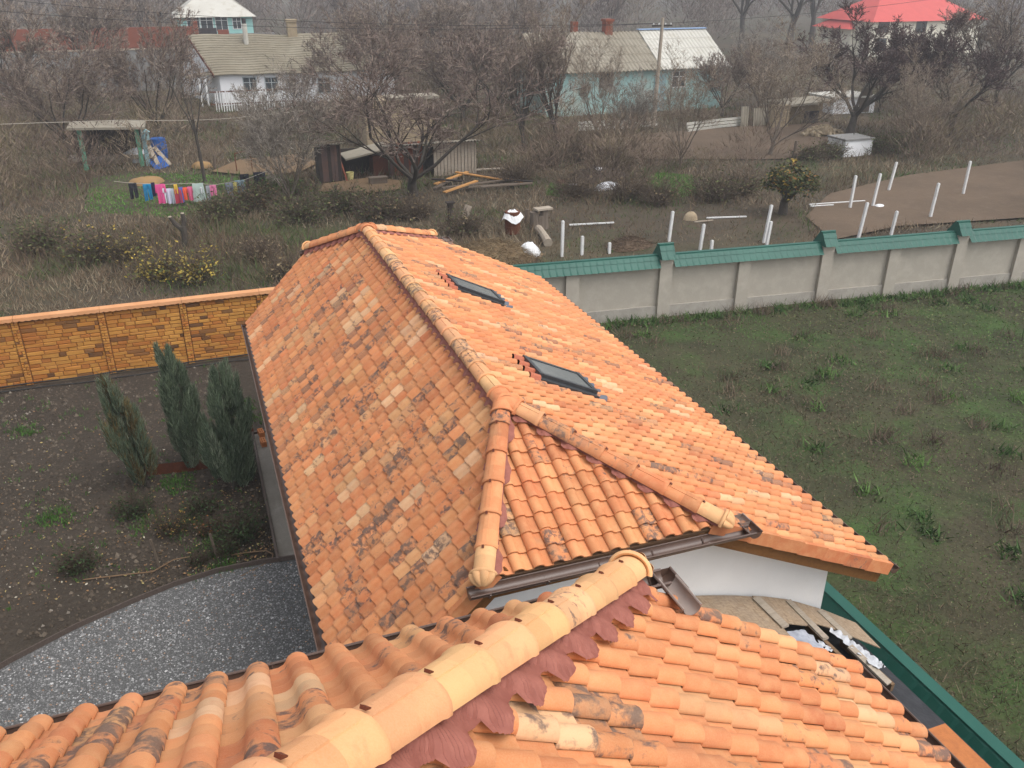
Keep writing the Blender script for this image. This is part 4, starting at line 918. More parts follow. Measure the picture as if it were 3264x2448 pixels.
def slate_slope(x0, x1, ye, ze, yr, zr, rows, mat, name, parent, wave=0, sag=0.0, seed=0, sh=0.0, sh0=0.0):
    """overlapping rows of asbestos slate from eave (ye, ze) to ridge (yr, zr)"""
    b = MB(); r = random.Random(seed); n = max(8, int((x1-x0)/(.08 if wave else .5)))
    for k in range(rows):
        t0, t1 = k/rows, (k+1.08)/rows; R = []
        for i in range(n+1):
            x = x0+(x1-x0)*i/n; sg = sag*math.sin(x*.55+.6)*(.3+.7*t0)+sag*.5*math.sin(x*1.7); wv = wave*math.cos(2*math.pi*x/.33)
            row = []
            for t, lf in ((t0, .0), (t0, .06), (min(t1, 1.0), .008)): row.append((x+(sh0+(sh-sh0)*t)*(1-i/n), ye+(yr-ye)*t, ze+(zr-ze)*t+lf+wv+sg))
            R.append(row)
        b.grid(R)
    return b.build(name, mat, parent)
# whitewashed cottage
YW = 64.0; xl, xr = X_at(476, 185, YW), 14.6; ze, zr = Z_at(560, 156, YW-.3), Z_at(560, 73.5, YW+4.1); print('cottage', xl, ze, zr)
ct = thing('cottage', 'whitewashed cottage under a long mossy slate roof at upper left', 'house', (7, YW+4, 0))
b = MB(); gl = [(xl,YW,-.3),(xl-2.7,YW+8.2,-.3),(xl-2.7,YW+8.2,ze),(xl-1.4,YW+4.1,zr-.15),(xl,YW,ze)]; n5 = [(xr,q[1],q[2]) for q in gl]
b.add(gl+n5, [(0,1,2,3,4),(9,8,7,6,5)]+[(i,(i+1) % 5,5+(i+1) % 5,5+i) for i in range(5)]); b.build('wall', 'whitewash', ct)
rf = slate_slope(xl-.35, xr+.3, YW-.35, ze-.15, YW+4.1, zr, 17, 'slate_old', 'roof', ct, 0, .07, 2, -1.5, 0); slate_slope(xl-.35, xr+.3, YW+8.55, ze-.15, YW+4.1, zr, 17, 'slate_old', 'rear_slope', rf, 0, .07, 2, -1.5, -2.8)
b = MB(); 
for y0, z0, y1, z1 in ((YW-.35,ze-.2,YW+4.1,zr-.05),(YW+8.55,ze-.2,YW+4.1,zr-.05)): b.beam((xl-.40-(2.8 if y0 > YW+5 else 0),y0,z0),(xl-1.9,y1,z1),.05,.22)
b.build('barge_board', 'rust', rf)
cx_, cz_ = X_at(533, 100, YW+3), Z_at(533, 95, YW+3); b = MB(); b.tube([(cx_,YW+3,cz_-.8),(cx_,YW+3,cz_+1.55)], .20, 9); b.build('flue', 'slate_new', rf); b = MB(); b.tube([(cx_,YW+3,cz_+1.55),(cx_,YW+3,cz_+1.95)], .17, 9); b.build('flue_cap', 'dark_sheet', rf)
cx_, cz_ = X_at(631, 72, YW+4.1), zr; b = MB(); b.b2((cx_-.38,YW+3.7,cz_-.5),(cx_+.38,YW+4.5,cz_+.9)); b.b2((cx_-.45,YW+3.63,cz_+.9),(cx_+.45,YW+4.57,cz_+1.1)); b.build('chimney', 'rubble_stone', rf)
for a0 in (540, 587, 700): window(ct, X_at(a0, 183, YW), Z_at(a0, 184, YW), .95, 1.15, YW)
# light porch on posts left of the cottage
pc = thing('porch', 'tumbledown porch roof on white posts at the left end of the cottage', 'porch', (X_at(430,190,YW+1),YW+1,0)); xa, xb = X_at(398,150,YW+1), xl-.2
b = MB(); b.beam((xa,YW+1,2.15),(xb,YW+1,2.45),2.0,.1); b.build('porch_roof', 'slate_old', pc)
for a0 in (432, 446): x = X_at(a0,190,YW+.2); MB().b2((x-.07,YW+.1,-.2),(x+.07,YW+.25,2.2)).build('post', 'white_paint', pc)
# picket fence in front of it
pk = thing('picket_fence', 'old white picket fence in front of the whitewashed cottage', 'fence', (5, YW-3, 0)); YP = YW-3; zt = Z_at(540, 193, YP); xa, xb = X_at(452,200,YP), X_at(640,200,YP); rp = random.Random(2); x = xa
print('picket', zt)
while x < xb:
    if rp.random() < .9: h = zt*rp.uniform(.86,1.03); b = MB(); b.beam((x,YP-.03,-.1),(x+rp.uniform(-.04,.04),YP-.03,h),.09,.025,(0,1,0)); b.build('picket', 'white_paint', pk)
    x += .19
for z in (.35, .95): MB().b2((xa,YP-.01,zt*z-.07),(xb,YP+.04,zt*z+.03)).build('rail', 'rust', pk)
# corrugated-slate house at upper right
YR = 50.0; ze, zr = Z_at(1480, 146, YR-.4), Z_at(1340, 67.5, YR+4.0); xl, xm, xr = X_at(1180, 150, YR), X_at(1400, 120, YR+2), X_at(1568, 140, YR); print('rhouse', xl, xm, xr, ze, zr)
rh = thing('long_slate_house', 'long house with corrugated slate roof, pale at its right end, behind bare trees', 'house', ((xl+xr)/2, YR+4, 0)); xt = X_at(1345, 68, YR+4)
b = MB(); b.prism([(xl,YR,-.3),(xl,YR+8,-.3),(xl,YR+8,ze),(xl,YR+4,zr-.15),(xl,YR,ze)], (0,0,0), (xm-xl,0,0)); b.build('wall', 'teal_worn', rh)
b = MB(); b.prism([(xm,YR,-.3),(xm,YR+8,-.3),(xm,YR+8,ze),(xm,YR+4,zr-.1),(xm,YR,ze)], (.002,0,0), (xr-xm-.2,0,0)); b.build('wall', 'teal_worn', rh)
r1 = slate_slope(xl-.4, xm, YR-.4, ze-.1, YR+4, zr, 5, 'slate_grey', 'roof', rh, .045, .03, 3); r2 = slate_slope(xm+.01, xr+.3, YR-.4, ze-.1, YR+4, zr+.06, 4, 'slate_new', 'roof', rh, .04, 0, 4)
slate_slope(xl-.4, xr+.3, YR+8.4, ze-.1, YR+4, zr, 4, 'slate_grey', 'rear_slope', r1, 0, 0, 4)
b = MB(); b.beam((xm,YR+4,zr+.11),(xr+.3,YR+4,zr+.11),.4,.07); b.build('ridge_strip', 'blue_roof_edge', r2)
cx_ = X_at(1311, 68, YR+4); b = MB(); b.b2((cx_-.3,YR+3.6,zr-.4),(cx_+.3,YR+4.3,zr+.75)); b.b2((cx_-.36,YR+3.5,zr+.75),(cx_+.36,YR+4.4,zr+.92)); b.build('chimney', 'red_brick', r1)
cx_ = X_at(1243, 60, YR+5); b = MB(); b.b2((cx_-.22,YR+5,zr-1),(cx_+.22,YR+5.5,zr+.7)); b.build('chimney', 'red_brick', r1)
window(rh, X_at(1466,170,YR), Z_at(1466,171,YR), 1.1, 1.1, YR, 'white_paint'); window(rh, X_at(1310,170,YR), Z_at(1310,172,YR), 1.0, 1.0, YR, 'wood_old'); 
x = X_at(1425,185,YR); MB().b2((x-.5,YR-.06,0),(x+.5,YR+.02,Z_at(1425,160,YR))).build('door', 'pale_blue_paint', rh)
# teal house far left
YT = 104.0; xl, xr = X_at(385,50,YT), X_at(546,50,YT); zt, zb = Z_at(500,36,YT), Z_at(500,72,YT); print('teal', xl, xr, zt, zb)
th = thing('teal_house', 'turquoise house with a pale hipped roof at the top left', 'house', ((xl+xr)/2, YT+4, 0))
MB().b2((xl,YT,0),(xr,YT+11,zt)).build('wall', 'teal_wall', th); MB().b2((xl-.6,YT-.5,-.3),(xr+2.4,YT-.01,zb)).build('plinth', 'concrete_grey', th)
b = MB(); e = .5; h = 3.6; b.add([(xl-e,YT-e,zt),(xr+e,YT-e,zt),(xr+e,YT+11+e,zt),(xl-e,YT+11+e,zt),(xl+4.5,YT+5.5,zt+h),(xr-4.5,YT+5.5,zt+h)], [(0,1,5,4),(1,2,5),(2,3,4,5),(3,0,4),(0,3,2,1)]); b.build('roof', 'slate_new', th)
for a0, hh in ((418,1.7),(447,1.7),(479,1.7),(512,1.2)): window(th, X_at(a0,52,YT), Z_at(a0,50,YT), 1.3 if hh > 1.5 else .9, hh, YT, 'white_paint')
# brick boundary wall with gate, concrete wall in front
YB_ = 92.0; zt, zb = Z_at(350,58,YB_), Z_at(350,88,YB_)
bw = thing('brick_wall', 'red brick boundary wall with a dark gate at the top left', 'wall', (X_at(350,80,YB_),YB_,0)); xg0, xg1 = X_at(431,80,YB_), X_at(470,80,YB_)
MB().b2((X_at(-40,80,YB_),YB_,-.3),(xg0-.5,YB_+.35,zt)).build('panel', 'red_brick', bw); MB().b2((xg1+.1,YB_,-.3),(X_at(496,80,YB_),YB_+.35,zt-.4)).build('panel', 'red_brick', bw)
MB().b2((xg0-.5,YB_-.1,-.3),(xg0-.02,YB_+.4,zt+.5)).build('pier', 'red_brick', bw); MB().b2((xg0,YB_+.1,.05),(xg1,YB_+.18,zt-.2)).build('gate', 'dark_sheet', bw)
YC = 76.0; z = Z_at(380,103,YC); cw_ = thing('concrete_wall', 'weathered grey concrete wall with pale top left of the cottage', 'wall', (X_at(350,110,YC),YC,0)); xa, xb = X_at(-60,110,YC), X_at(446,110,YC)
MB().b2((xa,YC,-.3),(xb,YC+.25,z-.12)).build('panel', 'concrete_grey', cw_); MB().b2((xa,YC-.06,z-.118),(xb,YC+.31,z)).build('coping', 'plank_grey', cw_)
# cream house with red roof at the right edge
YH = 84.0; xl, xr = X_at(1880,90,YH), X_at(2110,90,YH); zt = Z_at(1900,47,YH); print('cream', xl, xr, zt)
cr = thing('cream_house', 'cream two-storey house with a red hipped roof at the upper right', 'house', ((xl+xr)/2,YH+5,0)); MB().b2((xl,YH,-.3),(xr,YH+10,zt)).build('wall', 'cream_wall', cr)
MB().b2((X_at(1838,70,YH+3),YH+3,-.3),(xl-.01,YH+10,zt-1.0)).build('wing', 'cream_wall', cr)
b = MB(); e = .6; h = 3.2; xm_ = (xl+xr)/2; b.add([(xl-e,YH-e,zt),(xr+e,YH-e,zt),(xr+e,YH+10+e,zt),(xl-e,YH+10+e,zt),(xl+5,YH+5,zt+h),(xr-5,YH+5,zt+h)], [(0,1,5,4),(1,2,5),(2,3,4,5),(3,0,4),(0,3,2,1)])
xw = X_at(1826,70,YH+3); b.add([(xw,YH+2.5,zt-1),(xl-e,YH+2.5,zt-1),(xl-e,YH+10,zt-1),(xw,YH+10,zt-1),(xw+3,YH+6,zt+.9),(xl+1,YH+6,zt+.9)], [(0,1,5,4),(2,3,4,5),(3,0,4),(0,3,2,1)]); rr = b.build('roof', 'red_roof', cr)
x = X_at(1912,15,YH+5); MB().b2((x-.4,YH+4.6,zt+1),(x+.4,YH+5.4,zt+4)).build('chimney', 'red_roof', rr)
for a0, b0 in ((1909,56),(1902,97),(1990,56),(1990,97),(2060,56)): window(cr, X_at(a0,b0,YH), Z_at(a0,b0,YH), 1.6, 1.5, YH, 'wood_old')
# small stone buildings at the right behind the garden plot
YS2 = 40.0
st = thing('stone_outbuilding', 'ruined stone outbuilding with low roof behind the rubble heap', 'shed', (X_at(1720,270,YS2),YS2,0)); xa, xb, xc = X_at(1668,270,YS2), X_at(1702,270,YS2), X_at(1795,270,YS2); zt = Z_at(1690,234,YS2); print('stone', zt)
def rubble(b, x0, x1, z0, z1, y, rg, sz=.26, col=None, d=.06):
    z = z0
    while z < z1-.05:
        h = min(sz*rg.uniform(.6,1.1), z1-z); x = x0
        while x < x1-.03:
            l = min(sz*rg.uniform(.8,1.9), x1-x); q = rg.uniform(.01, d)
            A = [(x+.01,y,z+.01),(x+l-.01,y,z+.01),(x+l-.01,y,z+h-.01),(x+.01,y,z+h-.01)]; Bq = [(x+.03+rg.uniform(0,.02),y-q,z+.03),(x+l-.03,y-q,z+.03+rg.uniform(0,.02)),(x+l-.03-rg.uniform(0,.02),y-q,z+h-.03),(x+.03,y-q,z+h-.03-rg.uniform(0,.02))]
            b.add(A+Bq, [(4,5,6,7),(0,1,5,4),(1,2,6,5),(2,3,7,6),(3,0,4,7)]); x += l
        z += h
rg_ = random.Random(6)
b = MB(); b.b2((xa,YS2,-.2),(xb,YS2+.5,zt+.2)); rubble(b, xa, xb, 0, zt+.2, YS2-.001, rg_); b.build('pillar', 'rubble_stone', st)
b = MB(); b.b2((xb+.002,YS2+1.2,-.2),(xc,YS2+1.6,zt)); rubble(b, xb, xc-1.6, 0, zt, YS2+1.199, rg_); b.build('wall', 'rubble_stone', st)
b = MB(); b.beam((xb-.2,YS2+1.4,zt+.1),(xc+.2,YS2+1.4,zt+.25),2.6,.14); b.build('roof', 'slate_grey', st)
x = X_at(1775,262,YS2); MB().b2((xc-1.5,YS2+1.12,0),(xc-.3,YS2+1.19,zt-.5)).build('doorway', 'dark_sheet', st)
YQ = 44.0; wb = thing('white_outbuilding', 'low whitewashed outbuilding behind the dark purple tree at the right', 'shed', (X_at(1840,260,YQ),YQ,0)); xa, xb = X_at(1798,250,YQ), X_at(1885,250,YQ); zt = Z_at(1840,212,YQ)
MB().b2((xa,YQ,-.2),(xb,YQ+3,zt)).build('wall', 'whitewash', wb); MB().b2((xa-.2,YQ-.2,zt),(xb+.2,YQ+3.2,zt+.12)).build('roof', 'slate_new', wb); MB().b2((xb-1.5,YQ-.05,0),(xb-.5,YQ+.02,1.8)).build('door', 'wood_old', wb)
# garden sheds in the middle
YO = 33.4; oh = thing('plank_outhouse', 'dark plank outhouse left of the bare apricot tree', 'shed', (X_at(715,395,YO),YO,0)); xa, xb = X_at(692,390,YO), X_at(741,390,YO); zt = Z_at(715,308,YO); print('outhouse', zt)
k = 0; x = xa
while x < xb-.02:
    w_ = min(.16, xb-x); b = MB(); b.b2((x+.004,YO-.02*(k % 2),.05),(x+w_-.004,YO+.04,zt-.15*RNG.random())); b.build('plank', 'wood_dark' if k % 3 == 0 else 'rusty_sheet', oh); x += .16; k += 1
MB().b2((xa,YO+.041,0),(xb,YO+1.3,zt-.42)).build('body', 'wood_dark', oh); b = MB(); 
R = [[(x,YO-.25,zt-.02+.03*math.cos(x*40)),(x,YO+1.5,zt-.35+.03*math.cos(x*40))] for x in np.arange(xa-.25, xb+.25, .035)]; b.grid(R); b.build('roof', 'slate_grey', oh)
YM = 33.0; ms = thing('slatted_shed', 'grey slatted shed with corrugated slate roof behind the bare apricot tree', 'shed', (X_at(950,385,YM),YM,0)); xa, xm2, xb = X_at(852,385,YM), X_at(938,385,YM), X_at(1029,385,YM); zt = Z_at(985,303,YM); print('shed', xa, xb, zt)
x = xm2
while x < xb: b = MB(); b.b2((x+.01,YM-.03,.0),(min(x+.17,xb),YM+.02,zt-RNG.uniform(0,.06))); b.build('slat', 'plank_grey', ms); x += .19
MB().b2((xm2,YM+.021,0),(xb,YM+2.6,zt-.66)).build('body', 'wood_dark', ms); x = xa
while x < xm2-.5: b = MB(); b.b2((x,YM+.9,.0),(min(x+.24,xm2),YM+.95,zt-.1)); b.build('board', 'red_brick' if RNG.random() < .3 else 'rusty_sheet', ms); x += .26
R = [[(x,YM-.45,zt+.0+.035*math.cos(x*36)),(x,YM+2.9,zt-.55+.035*math.cos(x*36))] for x in np.arange(xa-.3, xb+.25, .04)]; b = MB(); b.grid(R); b.grid([[(p[0],p[1],p[2]-.02) for p in r_] for r_ in R]); b.build('roof', 'slate_grey', ms)
YG = 42.0; ss = thing('rubble_shed', 'rubble stone shed with flat slab roof behind the slatted shed', 'shed', (X_at(860,270,YG),YG,0)); xa, xb = X_at(790,270,YG), X_at(938,270,YG); zt = Z_at(860,215,YG); print('rubble', zt)
b = MB(); b.b2((xa,YG,-.2),(xb,YG+2.2,zt)); rubble(b, xa, xb, .2, zt, YG-.001, rg_, .34); b.build('wall', 'rubble_stone', ss); MB().b2((xa+1.4,YG-.3,zt),(xb+.3,YG+1.2,zt+.16)).build('roof', 'slate_grey', ss)
lt = thing('lean_to_shelter', 'low dark lean-to with slate bits between the outhouse and the slatted shed', 'shed', (X_at(790,390,34),34,0)); xa, xb = X_at(748,390,34), X_at(846,390,34)
b = MB(); b.beam((xa,34.6,1.05),(xb,34.6,1.5),1.9,.09); b.build('roof', 'slate_grey', lt); MB().b2((xa,35.4,0),(xb,35.5,1.3)).build('back_wall', 'wood_dark', lt); MB().b2((xb-.9,34.2,0),(xb-.1,35.3,1.05)).build('side_box', 'rust', lt)
# left corner: open shed end with green and blue posts
YL_ = 41.0; ls = thing('green_post_shed', 'open shed with green and pale blue posts at the left edge', 'shed', (X_at(285,350,YL_),YL_,0)); zt = Z_at(300,273,YL_); print('lshed', zt)
for a0, mt in ((303,'green_paint'),(316,'pale_blue_paint'),(180,'green_paint')): x = X_at(a0,330,YL_); MB().b2((x-.11,YL_-.1,0),(x+.11,YL_+.1,zt)).build('post', mt, ls)
xa, xb = X_at(150,300,YL_), X_at(318,300,YL_); b = MB(); b.beam((xa,YL_+.8,zt+.1),(xb,YL_+.8,zt-.05),2.4,.12); b.build('roof', 'slate_grey', ls); MB().b2((xa,YL_+1.8,0),(xb-.3,YL_+1.9,zt-.1)).build('back_wall', 'wood_dark', ls)
# wooden utility pole with wires
YU = 43.0; p0 = (X_at(1409,300,YU), YU, 0); p1 = (X_at(1432,38,YU), YU, Z_at(1432,38,YU)); print('pole', p1)
up_ = thing('utility_pole', 'slightly leaning grey utility pole in front of the pale slate roof', 'pole', p0); b = MB(); b.tube([p0, p1], [.16,.10], 9); b.build('shaft', 'plank_grey', up_)
q = np.array(p1)*.93+np.array(p0)*.07; b = MB(); b.beam(q-np.array((.75,0,0)), q+np.array((.75,0,0)), .1, .1); arm = b.build('cross_arm', 'wood_dark', up_)
for dx in (-.65,-.25,.25,.65): b = MB(); b.lathe([(.0,.0),(.05,.02),(.055,.09),(.02,.12)], (q[0]+dx,q[1],q[2]+.05), 7); b.build('insulator', 'white_paint', arm)
for i, (dx, tgt, lb) in enumerate(((-.65,(-22,60,9.2),'overhead wire running left from the utility pole, upper one'),(-.25,(-22,58,8.4),'overhead wire running left from the utility pole, lower one'),(.65,(95,62,11),'overhead wire running right from the utility pole'))):
    a_ = q+np.array((dx,0,.15)); t_ = np.array(tgt); pts = [a_*(1-s)+t_*s-np.array((0,0,2.0*4*s*(1-s)*.5)) for s in np.linspace(0,1,14)]; b = MB(); b.tube(pts, .014, 4); tag(b.build('overhead_wire', 'cable'), lb, 'wire')
# ------------------------------------------------------------------ bare trees
def rot_about(d, ang, az, rng):
    a = unit((-d[1], d[0], .0001)) if abs(d[2]) < .95 else (1, 0, 0)
    b = (d[1]*a[2]-d[2]*a[1], d[2]*a[0]-d[0]*a[2], d[0]*a[1]-d[1]*a[0]); s, c = math.sin(ang), math.cos(ang); ca, sa = math.cos(az), math.sin(az)
    return unit(tuple(d[i]*c+(a[i]*ca+b[i]*sa)*s for i in range(3)))
def grow(seed, H, nch=(5,4,5,6,5), trunk=.2, ang=(.75,.6,.6,.6,.65), rat=(.62,.62,.55,.5,.5), upw=.10, r0=.1, wob=.12, limb_len=None, flat=0.0):
    rng = random.Random(seed); poly = [[] for _ in range(7)]
    def br(p, d, L, r, lv):
        n = (5, 6, 5, 4, 3, 2, 2)[lv]; pts = [p]; dd = d
        for i in range(n-1):
            w = wob*(.4 if lv == 0 else 1); dd = unit((dd[0]+rng.gauss(0, w), dd[1]+rng.gauss(0, w), dd[2]*(1-flat)+rng.gauss(0, w)+(upw if lv else 0))); q = pts[-1]; s = L/(n-1); pts.append((q[0]+dd[0]*s, q[1]+dd[1]*s, q[2]+dd[2]*s))
        poly[lv].append((pts, r, r*(.62 if lv == 0 else .4)))
        if lv < len(nch):
            for k in range(nch[lv]):
                t = (rng.uniform(.62, 1.0) if lv == 0 else rng.uniform(.25, 1.0)) if k else 1.0
                f = t*(n-1); i = min(n-2, int(f)); u = f-i; a, b_ = pts[i], pts[i+1]; P = tuple(a[j]*(1-u)+b_[j]*u for j in range(3)); D = unit(tuple(b_[j]-a[j] for j in range(3)))
                an = ang[lv]*rng.uniform(.55, 1.25); az = (k+rng.uniform(-.35, .35))*2*math.pi/nch[lv]
                LL = (limb_len if (lv == 0 and limb_len) else L*rat[lv])*rng.uniform(.7, 1.2)*(1.1-.35*t if lv else 1)
                br(P, rot_about(D, an, az, rng), LL, max(.004, (r*(1-.55*t))*(.72 if lv == 0 else .62)), lv+1)
    br((0, 0, -.15), unit((rng.gauss(0,.07), rng.gauss(0,.07), 1)), H*trunk+.15, r0, 0); return poly
def poly_mesh(poly, lv0, lv1, sides, mn=0.0):
    b = MB()
    for lv in range(lv0, lv1):
        for pts, r, r2 in poly[lv]:
            k = len(pts); b.tube(pts, [max(mn, r+(r2-r)*i/(k-1)) for i in range(k)], sides if lv < 2 else 4, cap=False)
    return b
def ribbons(poly, lv0, lv1, wid, cols, seed):
    rg = np.random.default_rng(seed); Vs, Fs, Cs, o = [], [], [], 0
    for lv in range(lv0, lv1):
        if not poly[lv]: continue
        A = np.array([p[0] for p in poly[lv]]); n, k, _ = A.shape; w0 = np.maximum(np.array([p[1] for p in poly[lv]]), wid)[:, None, None]
        D = A[:, -1]-A[:, 0]; a = rg.uniform(0, 6.283, n); S_ = np.cross(D, np.stack([np.cos(a), np.sin(a), rg.normal(0,.4,n)], -1)); S_ /= np.linalg.norm(S_, axis=1, keepdims=True)+1e-9
        tp = np.linspace(1, .25, k)[None, :, None]; V = np.stack([A-S_[:, None]*w0*tp, A+S_[:, None]*w0*tp], 2).reshape(-1, 3)
        i = np.arange(n)[:, None]*2*k+np.arange(k-1)[None]*2; F = np.stack([i, i+1, i+3, i+2], -1).reshape(-1, 4)
        c = np.array(cols)[rg.choice(len(cols), n)]*rg.uniform(.75, 1.3, (n, 1)); c = np.repeat(np.concatenate([c, np.ones((n,1))], 1), 2*k, 0)
        Vs.append(V); Fs.append(F+o); Cs.append(c); o += len(V)
    return np.concatenate(Vs), np.concatenate(Fs), np.concatenate(Cs)
TREES = {}
def tree_proto(key, seed, H, cols, bark='bark', wid=.008, solid=3, **kw):
    poly = grow(seed, H, **kw); b = poly_mesh(poly, 0, solid, 7); me = bpy.data.meshes.new('trunk'); me.from_pydata(b.v, [], b.f); me.update(); me.materials.append(MT[bark]); me.polygons.foreach_set('use_smooth', [True]*len(me.polygons))
    V, F, c = ribbons(poly, solid, 6, wid, cols, seed); me2 = bpy.data.meshes.new('crown'); n, k = F.shape
    me2.vertices.add(len(V)); me2.vertices.foreach_set('co', V.astype(np.float32).ravel()); me2.loops.add(n*k); me2.loops.foreach_set('vertex_index', F.astype(np.int32).ravel()); me2.polygons.add(n); me2.polygons.foreach_set('loop_start', np.arange(0, n*k, k, dtype=np.int32)); me2.update(calc_edges=True); setcol(me2, c); me2.materials.append(MT['twig'])
    TREES[key] = (me, me2, float(np.percentile(V[:,2], 95)), len(F))
def tree(key, label, base, h, rz, group='bare trees beyond the fences', sx=1.0, cat='tree', name='bare_tree'):
    me, me2, top, _ = TREES[key]; s = h/top; o = thing(name, label, cat, tuple(base), group, rz); o.scale = (s*sx, s*sx, s)
    for nm, m_ in (('trunk', me), ('crown', me2)):
        c = bpy.data.objects.new(nm, m_); C.objects.link(c); c.parent = o
    return o
PUR = [(.15,.11,.094),(.19,.145,.122),(.11,.08,.072),(.24,.185,.15)]; TAN = [(.22,.17,.125),(.27,.215,.165),(.17,.13,.095),(.32,.265,.21)]; GRY = [(.20,.17,.14),(.26,.225,.19),(.14,.12,.10),(.32,.28,.24)]; DRK = [(.075,.05,.048),(.10,.066,.062),(.055,.038,.037),(.125,.085,.078)]
tree_proto('apricot', 5, 6, PUR, trunk=.16, nch=(6,6,7,7,7), ang=(.85,.6,.65,.7,.7), limb_len=3.6, r0=.17, wid=.0095, wob=.15)
tree_proto('apricot2', 17, 6, TAN, 'bark_pale', trunk=.14, nch=(6,6,7,7,6), ang=(.6,.5,.6,.65,.7), limb_len=3.9, r0=.12, wid=.0095)
tree_proto('shoots', 8, 7, TAN+PUR[:2], trunk=.22, nch=(8,7,7,7,5), ang=(.42,.30,.36,.42,.5), rat=(.7,.62,.5,.45,.45), limb_len=4.2, upw=.16, r0=.15, wid=.0095)
tree_proto('purple', 23, 6, DRK, trunk=.24, nch=(6,6,7,8,7), ang=(.7,.6,.65,.7,.7), limb_len=3.0, r0=.17, wid=.014)
tree_proto('pruned', 31, 6, GRY+PUR[:2], trunk=.42, nch=(4,4,5,5), ang=(.7,.6,.7,.7), rat=(.6,.55,.5,.5), limb_len=2.6, r0=.13, wid=.014)
tree_proto('pale', 41, 4, GRY, 'bark_pale', trunk=.08, nch=(9,7,7,6,5), ang=(.6,.5,.6,.6,.7), limb_len=2.9, r0=.07, wid=.009, solid=2, upw=.12)
tree_proto('old', 52, 12, PUR+GRY[2:3], trunk=.26, nch=(5,5,5,6,6), ang=(.7,.65,.65,.7,.7), limb_len=5.4, r0=.36, wid=.026, wob=.2, upw=.05)
tree_proto('bushy', 63, 5, PUR+TAN[:2], trunk=.1, nch=(8,6,7,7,6), ang=(.75,.55,.6,.65,.7), limb_len=2.9, r0=.1, wid=.011, solid=2)
tree_proto('rosy', 71, 8, TAN+PUR, trunk=.2, nch=(7,6,7,7,5), ang=(.6,.55,.6,.65,.7), limb_len=4.0, r0=.2, wid=.020)
print({k: v[3] for k, v in TREES.items()})
def hgt(a, b, top):                              # height of a tree standing at (a, b) whose crown reaches row top
    p = atz(a, b); return p, float(aty(a, top, p[1])[2])
for key, a, b, top, rz, sx, lb in (
    ('apricot',890,428,135,.4,1.35,'large spreading bare fruit tree in front of the slatted shed'),
    ('pruned',443,392,165,1.1,.55,'thin pruned tree with a lopped trunk behind the laundry line'),
    ('bushy',345,300,95,.3,.72,'tall bare tree left of the cottage with a dark straight trunk'),
    ('pale',628,440,225,2.0,1.0,'pale grey many-stemmed bare shrub tree right of the laundry'),
    ('shoots',1132,330,110,.2,.95,'left of two pollarded trees with upright shoots in the middle'),
    ('shoots',1212,328,75,1.9,.95,'right of two pollarded trees with upright shoots in the middle'),
    ('apricot2',1470,358,175,.6,.85,'slender pale-barked bare tree in front of the utility pole'),
    ('apricot2',1662,335,130,2.4,1.15,'wide vase-shaped bare tree beside the stone outbuilding'),
    ('purple',1832,297,95,.9,1.15,'dense dark purple bare tree at the right in front of the white outbuilding'),
    ('purple',2060,300,110,3.0,1.1,'dark bare tree outside the right edge of the photo'),
    ('bushy',655,250,160,1.4,.8,'reddish bare bush at the right end of the picket fence'),
    ('bushy',815,235,70,2.9,.9,'brown bare tree hiding the right end of the cottage'),
    ('rosy',860,215,30,.1,1.0,'tall light brown bare tree behind the rubble shed'),
    ('bushy',1000,260,90,.8,1.1,'purplish bare tree right of the rubble shed'),
    ('rosy',960,190,15,2.2,1.0,'tall pale bare tree between the two slate roofs'),
    ('bushy',1075,250,100,3.9,1.0,'low purple bare tree left of the long slate house'),
    ('rosy',1110,160,5,4.4,.9,'misty bare tree behind the left gable of the long slate house'),
    ('apricot2',1290,300,130,5.0,.8,'thin upright bare tree before the long slate house'),
    ('pale',1370,330,205,.9,.9,'small brushy bare tree left of the utility pole'),
    ('bushy',1560,250,130,.5,.9,'brown bush tree at the right end of the long slate house'),
    ('pale',1640,230,100,1.2,1.2,'tan brushwood behind the wide vase-shaped tree'),
    ('old',1700,112,-95,.6,1.0,'big old bare tree with forked limbs at the top right'),
    ('old',1598,112,-100,2.6,.75,'tall old bare tree behind the right end of the slate roof'),
    ('old',1752,100,-110,4.1,.7,'tall straight bare tree next to the red roofed house'),
    ('old',1318,98,-60,1.9,.8,'dark-trunked bare tree behind the brick chimney'),
    ('old',745,100,-60,5.2,.8,'misty bare tree above the right half of the cottage roof'),
    ('rosy',330,130,-30,1.0,1.0,'bare tree in front of the red brick wall at the upper left'),
    ('old',455,105,-40,3.3,.5,'leaning bare tree in front of the turquoise house'),
    ('old',300,100,-50,.9,.7,'bare tree standing above the red brick wall at far left'),
    ('bushy',150,330,140,.2,1.0,'bare tree outside the left edge beyond the laundry'),
    ('rosy',60,250,40,2.0,1.0,'tall bare tree outside the left edge near the concrete wall'),
    ('rosy',200,190,10,3.0,1.0,'bare tree left of the cottage porch outside the photo edge'),
    ('apricot2',1970,330,170,1.0,1.0,'bare fruit tree outside the right edge by the bare plot'),
    ('bushy',1900,240,130,1.0,1.2,'tangled brown bush tree behind the purple tree'),
    ('rosy',2150,240,30,.3,1.0,'tall bare tree in front of the cream house outside the photo edge')):
    p, h = hgt(a, b, top); tree(key, lb, p, max(2.0, h)*1.16, rz, sx=sx*1.15)
